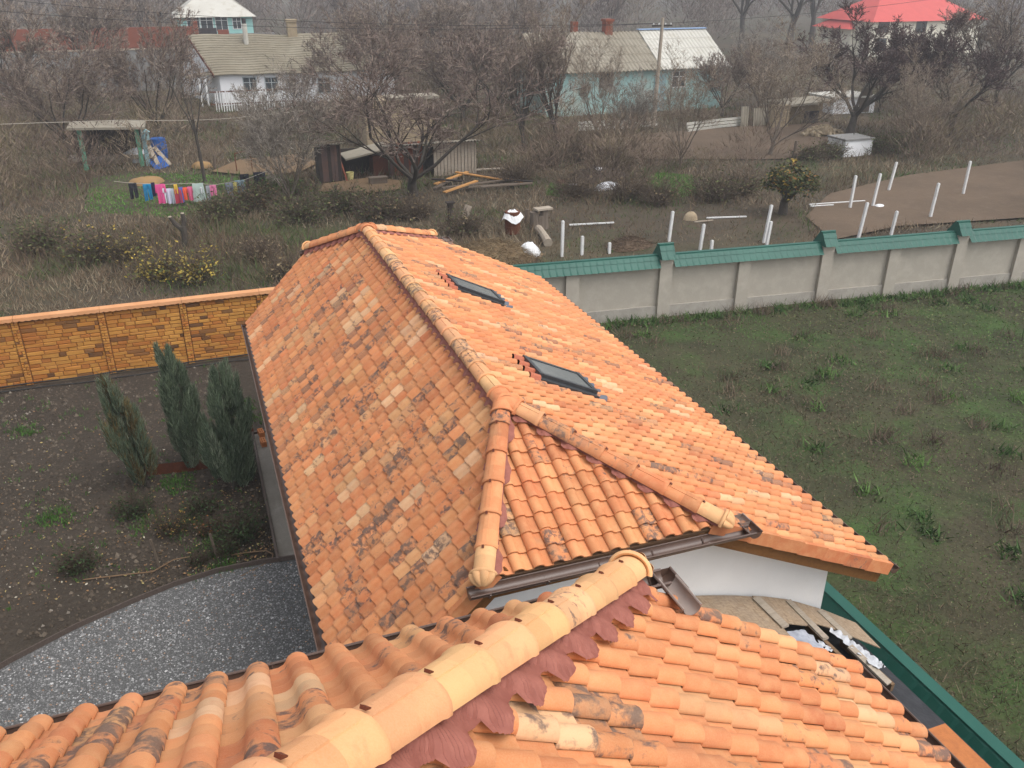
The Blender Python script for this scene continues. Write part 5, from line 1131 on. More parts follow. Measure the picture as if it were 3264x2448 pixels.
# the misty wood on the rise behind everything: one mass
def inpoly(x, y, poly):
    r = np.zeros(len(x), bool); n = len(poly)
    for i in range(n):
        (x0, y0), (x1, y1) = poly[i], poly[(i+1) % n]
        with np.errstate(divide='ignore', invalid='ignore'): r ^= ((y0 > y) != (y1 > y)) & (x < (x1-x0)*(y-y0)/(y1-y0+1e-12)+x0)
    return r
def gp(L): return [tuple(atz(*q)[:2]) for q in L]
clear = [gp(L) for L in (((1740,470),(1790,420),(1960,380),(2230,345),(2240,470),(1940,490),(1800,520)), ((455,372),(520,345),(640,335),(690,352),(650,372),(560,382)), ((690,415),(700,398),(800,385),(870,392),(865,410),(790,420)),
        ((1250,300),(1600,275),(1790,265),(1800,300),(1700,345),(1400,345),(1290,330)))]
lawn = [gp(L) for L in (((180,455),(200,385),(290,372),(480,378),(560,392),(540,425),(470,440),(380,470)), ((1180,420),(1190,395),(1245,400),(1240,430)), ((1390,400),(1420,372),(1500,380),(1510,420),(1440,430)))]
def brush(name, label, cat, cen, nb, cols, blen, bw, kind='stuff', up=1.0):
    """sprays of fine twigs; cen rows are x, y, z, height, radius"""
    cen = np.asarray(cen); n = len(cen)*nb; k = np.repeat(np.arange(len(cen)), nb); c0 = cen[k]; t = NP.random(n)**.8; a = NP.uniform(0, 6.283, n); rr = np.sqrt(NP.random(n))*c0[:,4]*(.25+.75*np.sin(np.clip(t*1.25+.25, 0, 1.5)*math.pi/1.75))
    P = np.stack([c0[:,0]+np.cos(a)*rr, c0[:,1]+np.sin(a)*rr, c0[:,2]+t*c0[:,3]*.86], -1); D = np.stack([np.cos(a)*.5+NP.normal(0,.35,n), np.sin(a)*.5+NP.normal(0,.35,n), NP.uniform(.3,1.2,n)*up], -1)
    tone = NP.choice(len(cols), len(cen)); ci = np.array(cols)[np.where(NP.random(n) < .7, tone[k], NP.choice(len(cols), n))]*NP.uniform(.72,1.32,(n,1))
    V, F, cc = tri_blades(P, D, NP.uniform(.5,1.2,n)*blen*c0[:,3], bw*NP.uniform(.6,1.4,n)*c0[:,3], ci); o = fastmesh(name, V, F, 'twig', cc, kind=kind); o['label'] = label; o['category'] = cat; return o
cen = []; rg = random.Random(77)
for i in range(420):
    d = 100*(3.4**rg.random()); az = YAW+rg.uniform(-.66, .66); x, y = CAM[0]+math.sin(az)*d, CAM[1]+math.cos(az)*d; h = rg.uniform(6, 10)
    if y > 95 and not (60 < x < 110 and y < 100) and not (-3 < x < 20 and 98 < y < 118): cen.append((x, y, max(0, (d-110)*.03)-.3, h, h*rg.uniform(.32,.5)))
brush('distant_wood', 'misty bare wood filling the skyline behind the houses', 'wood', cen, 620, [(.17,.135,.12),(.20,.165,.142),(.14,.112,.102),(.24,.20,.165)], .15, .010)
cen = []
for i in range(1000):
    d = 44*(2.5**rg.random()); az = YAW+rg.uniform(-.70, .70); x, y = CAM[0]+math.sin(az)*d, CAM[1]+math.cos(az)*d; a_, b_, _ = pix((x, y, 0)); h = rg.uniform(1.1, 3.4)
    if -1.5 < x < 15 and 57 < y < 73: continue
    if 430 < a_ < 720: h = min(h, 1.3 if y > 45 else 1.0)
    if 15.5 < x < 46 and 46 < y < 59.5: continue
    if 1400 < a_ < 1620: h = min(h, 1.6)
    if 1640 < a_ < 1900 and y < 46: continue
    if 690 < a_ < 1040 and 30 < y < 47: continue
    if any(inpoly(np.array([x]), np.array([y]), c_)[0] for c_ in clear+lawn): continue
    cen.append((x, y, -.1, h, h*rg.uniform(.35,.75)))
brush('brushwood', 'tangle of bare brown brushwood between the gardens and the far houses', 'brushwood', cen, 230, [(.16,.115,.086),(.20,.15,.11),(.12,.085,.068),(.24,.185,.13),(.16,.13,.075)], .24, .012)
# ------------------------------------------------------------------ grass, weeds and thickets (uncountable)
def patch(x, y, f, ph): return .5+.25*np.sin(x*f+ph+1.7*np.sin(y*f*.8+ph))+.25*np.sin(y*f*1.3-ph*2+1.3*np.sin(x*f*.6))
def polar(n, r0, r1, half=.75, pw=1.0):
    az = YAW+NP.uniform(-half, half, n); u = NP.random(n); r = r0*(r1/r0)**u if pw == 1 else (r0**(2-pw)+(r1**(2-pw)-r0**(2-pw))*u)**(1/(2-pw)); return CAM[0]+np.sin(az)*r, CAM[1]+np.cos(az)*r, r
def mass(name, label, cat, x, y, hmin, hmax, w, cols, wts, lean, mat='leaf', hv=None, z0=-.05, idx=None):
    n = len(x); D = np.concatenate([NP.normal(0, lean, (n,2)), np.full((n,1),1.)], 1); c = pal(n, cols, wts, .25) if idx is None else np.array(cols)[idx]*NP.uniform(.75,1.28,(n,1))
    L_ = NP.uniform(hmin, hmax, n)*(1 if hv is None else hv); V, F, cc = tri_blades(np.stack([x, y, np.full(n, z0)], -1), D, L_, w, c); o = fastmesh(name, V, F, mat, cc, kind='stuff'); o['label'] = label; o['category'] = cat; return o
BR = [(.14,.095,.062),(.18,.13,.082),(.10,.068,.046),(.23,.175,.115),(.11,.105,.05),(.085,.098,.038),(.07,.13,.03),(.26,.215,.145)]
# waste ground: tall dry weeds, thick behind the fences
x, y, r = polar(210000, 24, 95, .78); back = 10.85-.10*(x-10.8)+.5; k = (y > np.where(x < 1.5, 12.4, back)); x, y, r = x[k], y[k], r[k]
for c_ in clear+lawn: k = ~inpoly(x, y, c_); x, y, r = x[k], y[k], r[k]
sparse = inpoly(x, y, gp(((1160,575),(1180,440),(1330,445),(1700,440),(1760,520),(2250,470),(2250,520),(1500,560)))); k = ~sparse | (NP.random(len(x)) < .45); x, y, r, sparse = x[k], y[k], r[k], sparse[k]
pt = patch(x, y, .35, 1.0); pg = patch(x, y, .8, 2.3); hv = (.45+1.0*pt)*np.where(sparse, .42, 1.0)*np.clip(1.15-(r-30)/140, .6, 1.15)
u = NP.random(len(x)); idx = np.where(pg > .70, NP.choice([4,5,6,0], len(x), p=[.35,.3,.2,.15]), np.where(pt > .55, NP.choice([0,2,1,4], len(x)), NP.choice([1,3,7,0], len(x))))
mass('dry_weeds', 'tangled brown and olive weeds covering the waste ground beyond the walls', 'weeds', x, y, .12, .62, np.clip(r*.0008, .018, .05)*NP.uniform(.6,1.5,len(x)), BR, None, .55, hv=hv, idx=idx)
xs_, ys_ = [], []
for c_ in lawn:
    A = np.array(c_); n = 6500; xx = NP.uniform(A[:,0].min(), A[:,0].max(), n*3); yy = NP.uniform(A[:,1].min(), A[:,1].max(), n*3); k = inpoly(xx, yy, c_); xs_.append(xx[k][:n]); ys_.append(yy[k][:n])
x, y = np.concatenate(xs_), np.concatenate(ys_)
mass('lawn_grass', 'bright green grass around the laundry line and the garden', 'grass', x, y, .05, .20, NP.uniform(.03,.06,len(x)), [(.095,.20,.04),(.12,.24,.05),(.07,.15,.03),(.18,.18,.07)], [4,3,3,1], .7)
# meadow to the right of the houses
x, y, r = polar(330000, 11, 46, .85, 1.35); k = (x > 4.95) & (y < 10.75-.10*(x-10.8)-.2); x, y, r = x[k], y[k], r[k]; pt = patch(x, y, .55, .4); pg = patch(x, y, 1.1, 3.1); strip = np.exp(-((x-7.0-.25*(y+3))/2.2)**2)
brown = np.clip(.35+.9*strip+(pt-.5)*.9, 0, 1) > NP.random(len(x)); idx = np.where(brown, NP.choice([0,1,2,3], len(x), p=[.35,.25,.3,.1]), np.where(pg > .55, NP.choice([4,5], len(x)), NP.choice([6,7,5], len(x))))
MD = [(.115,.085,.056),(.155,.118,.078),(.08,.06,.04),(.20,.16,.105),(.095,.165,.042),(.075,.13,.036),(.11,.12,.052),(.14,.15,.066)]
hv = np.where(brown, .8+1.1*strip+.5*pt, .45+.35*pg)
gq = NP.random(len(x)) < .6; zq = NP.uniform(-.04, .10, gq.sum())*(1+.5*strip[gq]); Vq, Fq, cq = leaf_quads(np.stack([x[gq], y[gq], zq], -1), np.clip(r[gq]*.0010, .013, .034)*NP.uniform(.6,1.5,gq.sum()), np.array(MD)[idx[gq]]*NP.uniform(.7,1.25,(gq.sum(),1)), .35); o = fastmesh('meadow_mat', Vq, Fq, 'leaf', cq, kind='stuff'); o['label'] = 'low mat of grass and weed leaves on the meadow'; o['category'] = 'grass'
x, y, r, hv, idx = x[~gq], y[~gq], r[~gq], hv[~gq], idx[~gq]
mass('meadow_grass', 'rough meadow of green grass and brown weeds right of the long roof', 'grass', x, y, .03, .13, np.clip(r*.0009, .012, .03)*NP.uniform(.6,1.5,len(x)), MD, None, .9, hv=hv, z0=-.06, idx=idx)
rm = random.Random(8); P = []; Q = []
for i in range(190):
    r = rm.uniform(15, 38); az = YAW+rm.uniform(.05, .82); xx, yy = CAM[0]+math.sin(az)*r, CAM[1]+math.cos(az)*r
    if xx > 5.1 and yy < 10.75-.10*(xx-10.8)-.4: (P if rm.random() < .5 else Q).append((xx, yy, -.03))
for xx in np.arange(8.5, 34, .34): yy = 10.75-.10*(xx-10.8)-.3-rm.random()*.35; (P if rm.random() < .7 else Q).append((xx, yy, -.03)); 
tuft_mass('meadow_clumps', 'dark green leafy weed clumps scattered over the meadow', 'weeds', P, .10, .34, .045, [(.055,.105,.03),(.075,.135,.038),(.095,.165,.045)], [3,3,2], .15, 46, vert=.6)
tuft_mass('meadow_clumps_dry', 'brown dead weed clumps scattered over the meadow', 'weeds', Q, .15, .50, .022, [(.13,.095,.07),(.16,.12,.085),(.10,.072,.054)], [3,3,2], .17, 50, vert=.9)
# ------------------------------------------------------------------ small things
# white vineyard stakes
for i, (a, b, top, dx, lb) in enumerate(((1214,552,478,.0,'white stake standing in weeds left behind the green coping'),(1257,548,511,0,'short white stake second from the left behind the coping'),(1316,545,525,0,'stub of a white stake third from the left behind the coping'),
    (1446,520,458,.05,'white stake right behind the first raised coping cap'),(1513,540,486,.05,'white stake right of the first raised cap, shorter'),(1536,545,520,0,'lowest white stake just showing over the coping'),
    (1652,522,445,.10,'tall white stake left of the second raised coping cap'),(1657,528,480,.05,'shorter white stake in front of the tall one'),
    (1836,450,381,.02,'left white stake on the bare brown plot'),(1886,446,377,.08,'right of two white stakes on the bare brown plot'),(1856,514,440,.10,'white stake between coping and bare plot, tilted'),(1926,505,458,.06,'white stake at the right edge over the coping'),(1921,412,352,.12,'tilted white stake at the far right of the bare plot'),
    (2010,470,398,.05,'white stake on the bare plot outside the right edge'),(2080,420,350,.0,'white stake farthest right on the bare plot'))):
    p = atz(a, b); h = float(aty(a, top, p[1])[2]); bb = MB(); bb.beam((p[0]-dx*.5,p[1],-.1),(p[0]+dx,p[1],h),.10,.10); bb.beam((p[0]+dx,p[1],h+.001),(p[0]+dx*1.02,p[1],h+.02),.07,.07); tag(bb.build('vineyard_stake', 'white_paint'), lb, 'stake', 'white vineyard stakes')
for i, (a0,b0,a1,b1,lb) in enumerate(((1230,488,1326,483,'white post lying on the grass behind the coping, left one'),(1526,473,1612,470,'pale post lying on the grass behind the coping, right one'),(1748,444,1868,436,'long white post lying along the edge of the bare plot'),(1500,482,1540,478,'short grey post lying in the grass right of a stake'),(1750,448,1800,445,'short pale post lying at the left end of the bare plot'))):
    p, q = atz(a0,b0), atz(a1,b1); b = MB(); b.beam((p[0],p[1],.05),(q[0],q[1],.05),.07,.05); tag(b.build('fallen_post', 'plank_grey' if i in (3,) else 'white_paint'), lb, 'post', 'fallen posts')
# rusty barrel with white cloth
p = atz(1107, 503); dr = thing('barrel', 'rusty barrel with a crumpled white cover on top', 'barrel', tuple(p)); b = MB(); b.lathe([(.0,0),(.32,0),(.33,.3),(.34,.31),(.33,.33),(.33,.6),(.34,.61),(.33,.63),(.32,.92),(.0,.92)], (p[0],p[1],0), 18); b.build('body', 'rust', dr)
R = []; rr = random.Random(1)
for i in range(7):
    R.append([(p[0]+(.06+.06*i)*math.cos(t)*(1.15), p[1]+(.06+.06*i)*math.sin(t), .99-.035*i-.10*(i > 4)*(i-4)*(1+.6*math.sin(3*t))+rr.uniform(-.02,.03)) for t in [2*math.pi*j/16 for j in range(16)]])
b = MB(); b.grid(R, None, True); b.build('cover', 'white_plastic', dr)
# stumps and posts
p = atz(973, 490); b = MB(); b.tube([(p[0],p[1],-.1),(p[0]+.03,p[1],.5),(p[0],p[1],1.03)], [.15,.13,.14], 9); b.box((p[0]+.02,p[1]-.02,1.06),(.36,.30,.07)); tag(b.build('charred_post', 'wood_dark'), 'charred black post with a flat top left of the gutter end', 'post')
p = atz(1003, 492); b = MB(); b.beam((p[0]-.2,p[1],-.1),(p[0]+.22,p[1],.95),.30,.05,(0,1,0)); b.beam((p[0]-.45,p[1]+.1,-.1),(p[0]-.1,p[1]+.1,.55),.22,.05,(0,1,0)); tag(b.build('leaning_board', 'plank_grey'), 'grey board leaning in the weeds right of the charred post', 'board')
p = atz(1166, 492); st_ = thing('tree_stump', 'grey sawn tree stump in the weeds beside the barrel', 'stump', tuple(p))
b = MB(); rr = random.Random(4)
for dx, h, r_ in ((-.22,.72,.2),(.16,.80,.2),(.0,.55,.22)): b.tube([(p[0]+dx,p[1],-.1),(p[0]+dx*1.1,p[1],h*.5),(p[0]+dx*1.2,p[1],h)], [r_*1.2,r_,r_*.95], 9)
b.build('trunk', 'bark_pale', st_); b = MB(); b.box((p[0]+.12,p[1]-.05,.84),(.75,.42,.07),.1); b.build('slab', 'plank_grey', st_)
p, q = atz(1163,503), atz(1184,530); b = MB(); b.tube([(p[0],p[1],.18),((p[0]+q[0])/2,(p[1]+q[1])/2,.2),(q[0],q[1],.1)], [.17,.15,.19], 9); tag(b.build('log', 'plank_grey'), 'pale log lying in the grass below the stump', 'log')
p = atz(1142, 553); b = MB(); rr = random.Random(9); b.grid([[(p[0]+(.5*s)*math.cos(t)*(1+.2*math.sin(5*t)), p[1]+(.35*s)*math.sin(t), .55*(1-s*s)+rr.uniform(-.03,.05)) for t in [2*math.pi*j/18 for j in range(18)]] for s in (.05,.3,.55,.8,1.0)], None, True); tag(b.build('tarpaulin', 'white_plastic', None, True), 'translucent whitish sheet bundled beside the straw heap', 'sheet')
# straw heaps
def heap(label, a0, b0, rx, ry, h, n, cols, w=.02, name='straw_heap', cat='heap'):
    p = atz(a0, b0); t_ = thing(name, label, cat, tuple(p)); b = MB(); rr = random.Random(int(a0)); b.grid([[(p[0]+rx*s*math.cos(t)*(1+.12*math.sin(3*t+1)), p[1]+ry*s*math.sin(t), h*(1-s**1.6)*.9-.03+rr.uniform(-.02,.02)) for t in [2*math.pi*j/22 for j in range(22)]] for s in (.02,.25,.5,.75,1.0)], None, True); b.col = (*cols[0],1); b.c = [b.col]*len(b.v); b.build('core', 'hay', t_, colors=True)
    s = np.sqrt(NP.random(n)); a = NP.uniform(0,6.283,n); P = np.stack([p[0]+rx*s*np.cos(a), p[1]+ry*s*np.sin(a), h*(1-s**1.6)], -1); D = np.stack([NP.normal(0,1,n),NP.normal(0,1,n),NP.normal(.15,.25,n)],-1); V,F,c = tri_blades(P, D, NP.uniform(.15,.45,n), np.full(n,w), pal(n, cols, None, .3)); fastmesh('straw', V, F, 'hay', c, t_)
HY = [(.16,.11,.06),(.21,.15,.085),(.12,.08,.045),(.26,.20,.12)]
heap('brown heap of cut stalks behind the far gutter end', 1055, 560, 2.1, 1.3, .75, 2600, HY); heap('low brown heap of vine cuttings behind the coping', 1360, 532, 1.0, .6, .4, 900, [(.13,.09,.06),(.10,.07,.05),(.17,.12,.08)]); heap('brushwood heap in the middle behind the slatted shed yard', 1290, 385, 1.8, .9, .7, 1500, [(.10,.075,.06),(.13,.10,.08),(.07,.052,.045)])
# lumber pile
rl = random.Random(12)
TLB = ['brown beam sloping up at the left end of the timber pile','fresh yellow beam across the left half of the timber pile','thick fresh yellow beam lying nearest in the timber pile','long brown beam under the nearest yellow one','fresh yellow beam at the back of the timber pile','dark beam lying at the back of the timber pile','long brown beam at the right front of the timber pile','dark beam at the right end of the timber pile',
       'short dark beam at the left of the timber pile','brown beam along the lower right edge of the timber pile','pale grey board behind the timber pile at the shed foot','short fresh yellow beam at the right of the timber pile']
for i, (a0,b0,a1,b1,mt) in enumerate(((938,412,985,392,'wood_old'),(940,405,1010,383,'wood_fresh'),(960,425,1030,405,'wood_fresh'),(955,418,1090,400,'wood_old'),(985,385,1085,400,'wood_fresh'),(1000,378,1130,398,'wood_dark'),(1010,412,1140,402,'wood_old'),(1060,395,1150,408,'wood_dark'),(935,398,1000,408,'wood_dark'),(1040,418,1150,414,'wood_old'),(965,375,1090,372,'plank_grey'),(1085,392,1128,405,'wood_fresh'))):
    p, q = atz(a0,b0), atz(a1,b1); z = .12+.05*(i % 5); b = MB(); b.beam((p[0],p[1],z),(q[0],q[1],z+rl.uniform(-.04,.2)),.20,.06)
    tag(b.build('timber', mt), TLB[i], 'timber', 'scattered timber pile')
# bags, bucket, boxes
def bag(label, a0, b0, sx, sy, h, mat='white_plastic', seed=0, name='bag', cat='bag'):
    p = atz(a0, b0); b = MB(); rr = random.Random(seed); b.grid([[(p[0]+sx*s*math.cos(t)*(1+.18*math.sin(3*t+seed)), p[1]+sy*s*math.sin(t), h*math.sqrt(max(0,1-s*s))+rr.uniform(-.05,.05)*h) for t in [2*math.pi*j/14 for j in range(14)]] for s in (.03,.4,.7,.9,1.0)], None, True); tag(b.build(name, mat, None, True), label, cat)
bag('white plastic bag in the brush, left of two', 1273, 386, .32,.25,.42, seed=1); bag('bigger white plastic bag in the brush, right of two', 1291, 386, .45,.3,.62, seed=2); bag('pale beige sack lying below the white bags', 1312, 408, .75,.35,.36,'film_white',3,'sack'); bag('small white scrap in the grass right of the sack', 1337, 413, .18,.15,.14,'white_plastic',4,'scrap','litter'); bag('pale rock in the grass right of the first raised cap', 1492, 474, .34,.25,.36,'rubble_stone',5,'rock','rock'); bag('orange brown scrap on the green patch', 1212, 396, .3,.25,.2,'rust',6,'scrap','litter'); bag('small pale scrap beside the orange one', 1238, 402, .25,.2,.2,'film_white',7,'scrap','litter'); bag('white scrap at the foot of a stake on the bare plot', 1899, 447, .25,.18,.14,'white_plastic',8,'scrap','litter')
p = atz(757, 388); b = MB(); b.lathe([(0,0),(.16,0),(.21,.36),(.22,.37),(.19,.36),(.15,.03),(0,.03)], (p[0],p[1],.02), 14); tag(b.build('bucket', 'yellow_plastic'), 'pale yellow bucket beside the plank outhouse', 'bucket')
p = atz(817, 397); MBx = MB(); MBx.box((p[0],p[1],.17),(.9,.4,.32)); MBx.box((p[0],p[1],.345),(.96,.46,.03)); tag(MBx.build('box', 'wood_old'), 'low wooden box in front of the dark lean-to', 'box')
p = atz(750, 392); b = MB(); b.beam((p[0],p[1],0),(p[0]-.3,p[1]+.3,1.35),.1,.05); tag(b.build('leaning_plank', 'red_brick'), 'reddish plank leaning on the outhouse corner', 'plank')
for a0, b0, tp, lb in ((725,430,400,'wooden post in the weeds below the outhouse'),(465,365,335,'pale topped post by the sandy track'),(1137,480,452,'thin grey post behind the barrel'),(1713,345,305,'leaning post in the dry garden plot')):
    p = atz(a0,b0); h = float(aty(a0,tp,p[1])[2]); b = MB(); b.tube([(p[0],p[1],-.1),(p[0]+.04,p[1],h)], [.09,.08], 7); tag(b.build('post', 'wood_old'), lb, 'post', 'posts in the gardens')
# left corner: blue drum, boards, slab, birdhouse, sand
p = atz(347, 342); b = MB(); b.lathe([(0,0),(.42,0),(.45,.35),(.46,.36),(.45,.38),(.45,.75),(.46,.76),(.44,.78),(.42,1.15),(0,1.15)], (p[0],p[1],0), 18); tag(b.build('drum', 'blue_plastic'), 'blue plastic drum behind the leaning boards at the left', 'drum')
for i, (a0,b0,a1,b1,w,mt,lb) in enumerate(((368,357,333,318,.22,'plank_grey','right of two long boards leaning by the blue drum'),(345,362,322,316,.22,'plank_grey','left of two long boards leaning by the blue drum'),(352,364,333,342,.75,'blue_plastic','blue sheet leaning below the boards'))):
    p = atz(a0,b0); q = aty(a1,b1,p[1]+1.2); b = MB(); b.beam(tuple(p),tuple(q),w,.06,(0,-1,1)); tag(b.build('board', mt), lb, 'board')
p, q = atz(150,362), atz(335,362); b = MB(); b.b2((p[0],p[1],.25),(q[0],p[1]+1.3,.45)); b.b2((p[0]+.3,p[1]+.2,0),(q[0]-.3,p[1]+1.1,.249)); tag(b.build('slab', 'plank_grey'), 'long pale slab on blocks at the left edge', 'slab')
bag('heap of whitish sacks on the slab at the left edge', 298, 348, .8,.5,.75,'film_white',11,'sacks','sacks'); bag('small heap of yellow sand in the grass by the laundry', 318, 396, .85,.6,.35,'sand',12,'sand_heap','sand'); bag('orange heap of sand beside the pruned tree', 436, 362, .55,.4,.35,'sand',13,'sand_heap','sand')
YB2 = 40.6; x = X_at(318,300,YB2); z = Z_at(318,302,YB2); bh = thing('birdhouse', 'pale blue birdhouse on the shed post at the left', 'birdhouse', (x,YB2,z)); MB().b2((x-.13,YB2-.14,z),(x+.13,YB2+.1,z+.42)).build('box', 'pale_blue_paint', bh); b = MB(); b.prism([(x-.2,YB2-.2,z+.42),(x+.2,YB2-.2,z+.42),(x,YB2-.2,z+.58)],(0,0,0),(0,.34,0)); b.build('roof', 'pale_blue_paint', bh); b = MB(); b.tube([(x,YB2-.142,z+.28),(x,YB2-.15,z+.28)],.045,10); b.build('entrance_hole', 'cable', bh)
b = MB(); b.tube([(-14,40.4,2.75)]+[(xx,40.4,2.62-.25*math.sin((xx+6)/9*math.pi)*.8) for xx in np.linspace(-6,3,10)]+[(6,40.6,2.8)], .015, 4); tag(b.build('washing_line', 'rope'), 'empty pale rope strung between shed post and tree at the left', 'rope')
# laundry
LY = 31.0; la = lambda a: 276.5+a*.1532; lb_ = lambda b: 271+b*.1532
def garment(kind, a0, a1, t, bt, col, lab, y, seed, col2=None):
    rr = random.Random(seed); x0, x1 = X_at(la(a0), lb_(t), y), X_at(la(a1), lb_(t), y); zt, zb = Z_at(la(a0), lb_(t), y), max(.12, Z_at(la((a0+a1)/2), lb_(bt), y)); w = x1-x0; h = zt-zb; b = MB()
    def panel(xa, xb, za, zb_, fl=0.0, skew=0.0, nx=9, nz=7):
        for off in (-.035, .035):
            R = []
            for i in range(nz+1):
                s = i/nz; row = []
                for j in range(nx+1):
                    u = j/nx; X = xa+(xb-xa)*u; cx = (xa+xb)/2; X = cx+(X-cx)*(1+fl*s)+skew*s
                    row.append((X, y+off*(1-.3*(i == 0))*(.25 if i == 0 else 1)+.055*math.sin(u*9+seed)*s+.02*math.sin(u*23+seed*2)*s, za+(zb_-za)*s+.012*math.sin(u*6+seed)*(s > .9)))
                R.append(row)
            q = rr.uniform(.9, 1.08); c = col
            b.grid(R, (c[0]*q, c[1]*q, c[2]*q, 1))
    if kind == 'pants':
        panel(x0, x1, zt, zt-.30*h, 0); m_ = (x0+x1)/2; panel(x0, m_-.01*w, zt-.29*h, zb, -.15, -.05*w); panel(m_+.01*w, x1, zt-.29*h, zb+.05*h, -.15, .04*w)
    elif kind == 'shirt':
        panel(x0+.12*w, x1-.12*w, zt, zb, .06); panel(x0, x0+.15*w, zt-.02*h, zt-.45*h, .2, -.04*w, 4, 4); panel(x1-.15*w, x1, zt-.02*h, zt-.45*h, .2, .04*w, 4, 4)
    elif kind == 'dress': panel(x0, x1, zt, zb, .25)
    else: panel(x0, x1, zt, zb, 0)
    tag(b.build('garment', 'cloth', None, True, colors=True), lab, 'garment', 'laundry on the line')
for i, g_ in enumerate((('pants',0,118,815,1035,(.028,.028,.034),'black trousers at the left end of the laundry line'),('pants',203,320,830,1060,(.02,.19,.36),'bright blue trousers on the laundry line'),('towel',318,372,806,1000,(.022,.02,.05),'dark navy garment left of the pink shirt'),('shirt',376,520,830,1100,(.72,.10,.28),'long pink shirt near the left of the laundry'),('pants',452,520,880,1105,(.66,.66,.70),'white leggings in front of the pink shirt'),('shirt',520,602,890,1102,(.60,.58,.70),'pale lilac shirt right of the white leggings'),('towel',590,640,890,1145,(.36,.40,.44),'long grey blue towel left of the red patterned dress'),
    ('dress',640,742,892,1210,(.42,.06,.09),'long red patterned dress on the laundry line'),('towel',640,690,830,960,(.60,.40,.06),'small yellow cloth above the red patterned dress'),('towel',712,770,870,1102,(.13,.14,.42),'blue violet towel right of the red patterned dress'),('shirt',762,826,875,1050,(.80,.13,.06),'orange red shirt on the laundry line'),('shirt',826,905,865,1056,(.68,.14,.26),'rose pink shirt right of the orange red one'),('dress',900,1056,820,1200,(.38,.46,.42),'long pale mint bathrobe on the laundry line'),('shirt',1010,1062,860,955,(.66,.67,.68),'small white shirt over the mint bathrobe'),('towel',1092,1150,850,1052,(.30,.31,.33),'grey garment right of the mint bathrobe'),('pants',1147,1240,845,992,(.72,.22,.38),'pink shorts at the right of the first laundry group'),
    ('shirt',1370,1476,810,1012,(.22,.24,.28),'grey tank top starting the right laundry group'),('towel',1478,1530,800,972,(.68,.58,.20),'yellow towel right of the grey tank top'),('pants',1505,1638,776,1072,(.24,.33,.38),'pale blue jeans in the right laundry group'),('towel',1652,1700,752,892,(.09,.065,.06),'brown garment right of the pale blue jeans'),('pants',1764,1930,662,872,(.022,.022,.035),'black trousers at the right end of the laundry'),('towel',1572,1700,690,760,(.02,.02,.028),'black cloth hanging behind the jeans'))):
    garment(*g_[:5], g_[5], g_[6], LY+.012*max(0, g_[1]-1300)*.35, 40+i)
for y_, A_, lb in ((LY, ((-200,790),(0,812),(500,835),(900,818),(1240,838)), 'laundry line carrying the left group of clothes'), (LY+.9, ((1240,838),(1420,805),(1640,770),(1940,655),(2100,640)), 'laundry line carrying the right group of clothes')):
    b = MB(); b.tube([(X_at(la(a), lb_(q), y_), y_, Z_at(la(a), lb_(q), y_)+.01) for a, q in A_], .012, 4); tag(b.build('washing_line', 'rope'), lb, 'rope')
p = atz(512, 372); b = MB(); q = atz(545, 366); b.beam((p[0],p[1],1.0),(q[0],q[1],1.05),.05,.05); b.beam((p[0],p[1],0),(p[0],p[1],1.0),.05,.05); b.beam((q[0],q[1],0),(q[0],q[1],1.05),.05,.05); tag(b.build('drying_frame', 'rust'), 'rusty metal frame behind the black trousers', 'frame')
# slate sheets, rubble heap, white cistern at the right
for i, (a0, a1, b0, tp, lb) in enumerate(((1600,1620,275,232,'left of two slate sheets standing by the stone pillar'),(1626,1664,272,236,'wider slate sheet standing between the first and the pillar'))):
    p, q = atz(a0,b0), atz(a1,b0); h = float(aty(a0,tp,p[1])[2]); b = MB(); R = [[(x,p[1]+.03*math.cos(x*30),0),(x+.12,p[1]+.3+.03*math.cos(x*30),h)] for x in np.arange(p[0],q[0],.04)]; b.grid(R); b.grid([[(c_[0],c_[1]+.02,c_[2]) for c_ in r_] for r_ in R]); tag(b.build('slate_sheet', 'slate_grey'), lb, 'sheet')
for i, (a0,b0,a1,b1,lb) in enumerate(((1485,286,1545,278,'low row of slate sheets edging the dry garden, left piece'),(1545,278,1602,272,'low row of slate sheets edging the dry garden, right piece'),(1250,284,1330,279,'low pale board edging the dry garden at its left end'),(1335,280,1420,272,'pale board edging before the slender tree'))):
    p, q = atz(a0,b0), atz(a1,b1); b = MB()
    for k in range(3): b.beam((p[0],p[1]+.1*k,.12+.2*k),(q[0],q[1]+.1*k,.12+.2*k),.06,.16)
    tag(b.build('edging_sheet', 'slate_new'), lb, 'edging')
hp = thing('rubble_heap', 'heap of yellowish rubble stones in front of the ruined outbuilding', 'rubble', tuple(atz(1775,292))); c0 = atz(1775,292); rr = random.Random(3)
for i in range(110):
    s = rr.random()**.6; a = rr.uniform(0,6.28); x, y, z = c0[0]+1.5*s*math.cos(a), c0[1]+.9*s*math.sin(a), .55*(1-s)+.05; r_ = rr.uniform(.08,.2); b = MB(); M_ = Matrix.Rotation(rr.uniform(0,3),3,'X') @ Matrix.Rotation(rr.uniform(0,3),3,'Y'); b.box((x,y,z),(r_*2,r_*1.5,r_*1.2),0,None,M_); b.build('stone', 'rubble_stone', hp)
p, q = atz(1822,338), atz(1880,333); zt = float(aty(1830,305,p[1])[2]); cs_ = thing('cistern', 'whitewashed concrete cistern half hidden by greenery at the right', 'cistern', tuple(p)); MB().b2((p[0],p[1],-.1),(q[0],p[1]+1.6,zt)).build('wall', 'whitewash', cs_); MB().b2((p[0]-.06,p[1]-.06,zt),(q[0]+.06,p[1]+1.66,zt+.1)).build('rim', 'concrete_grey', cs_)
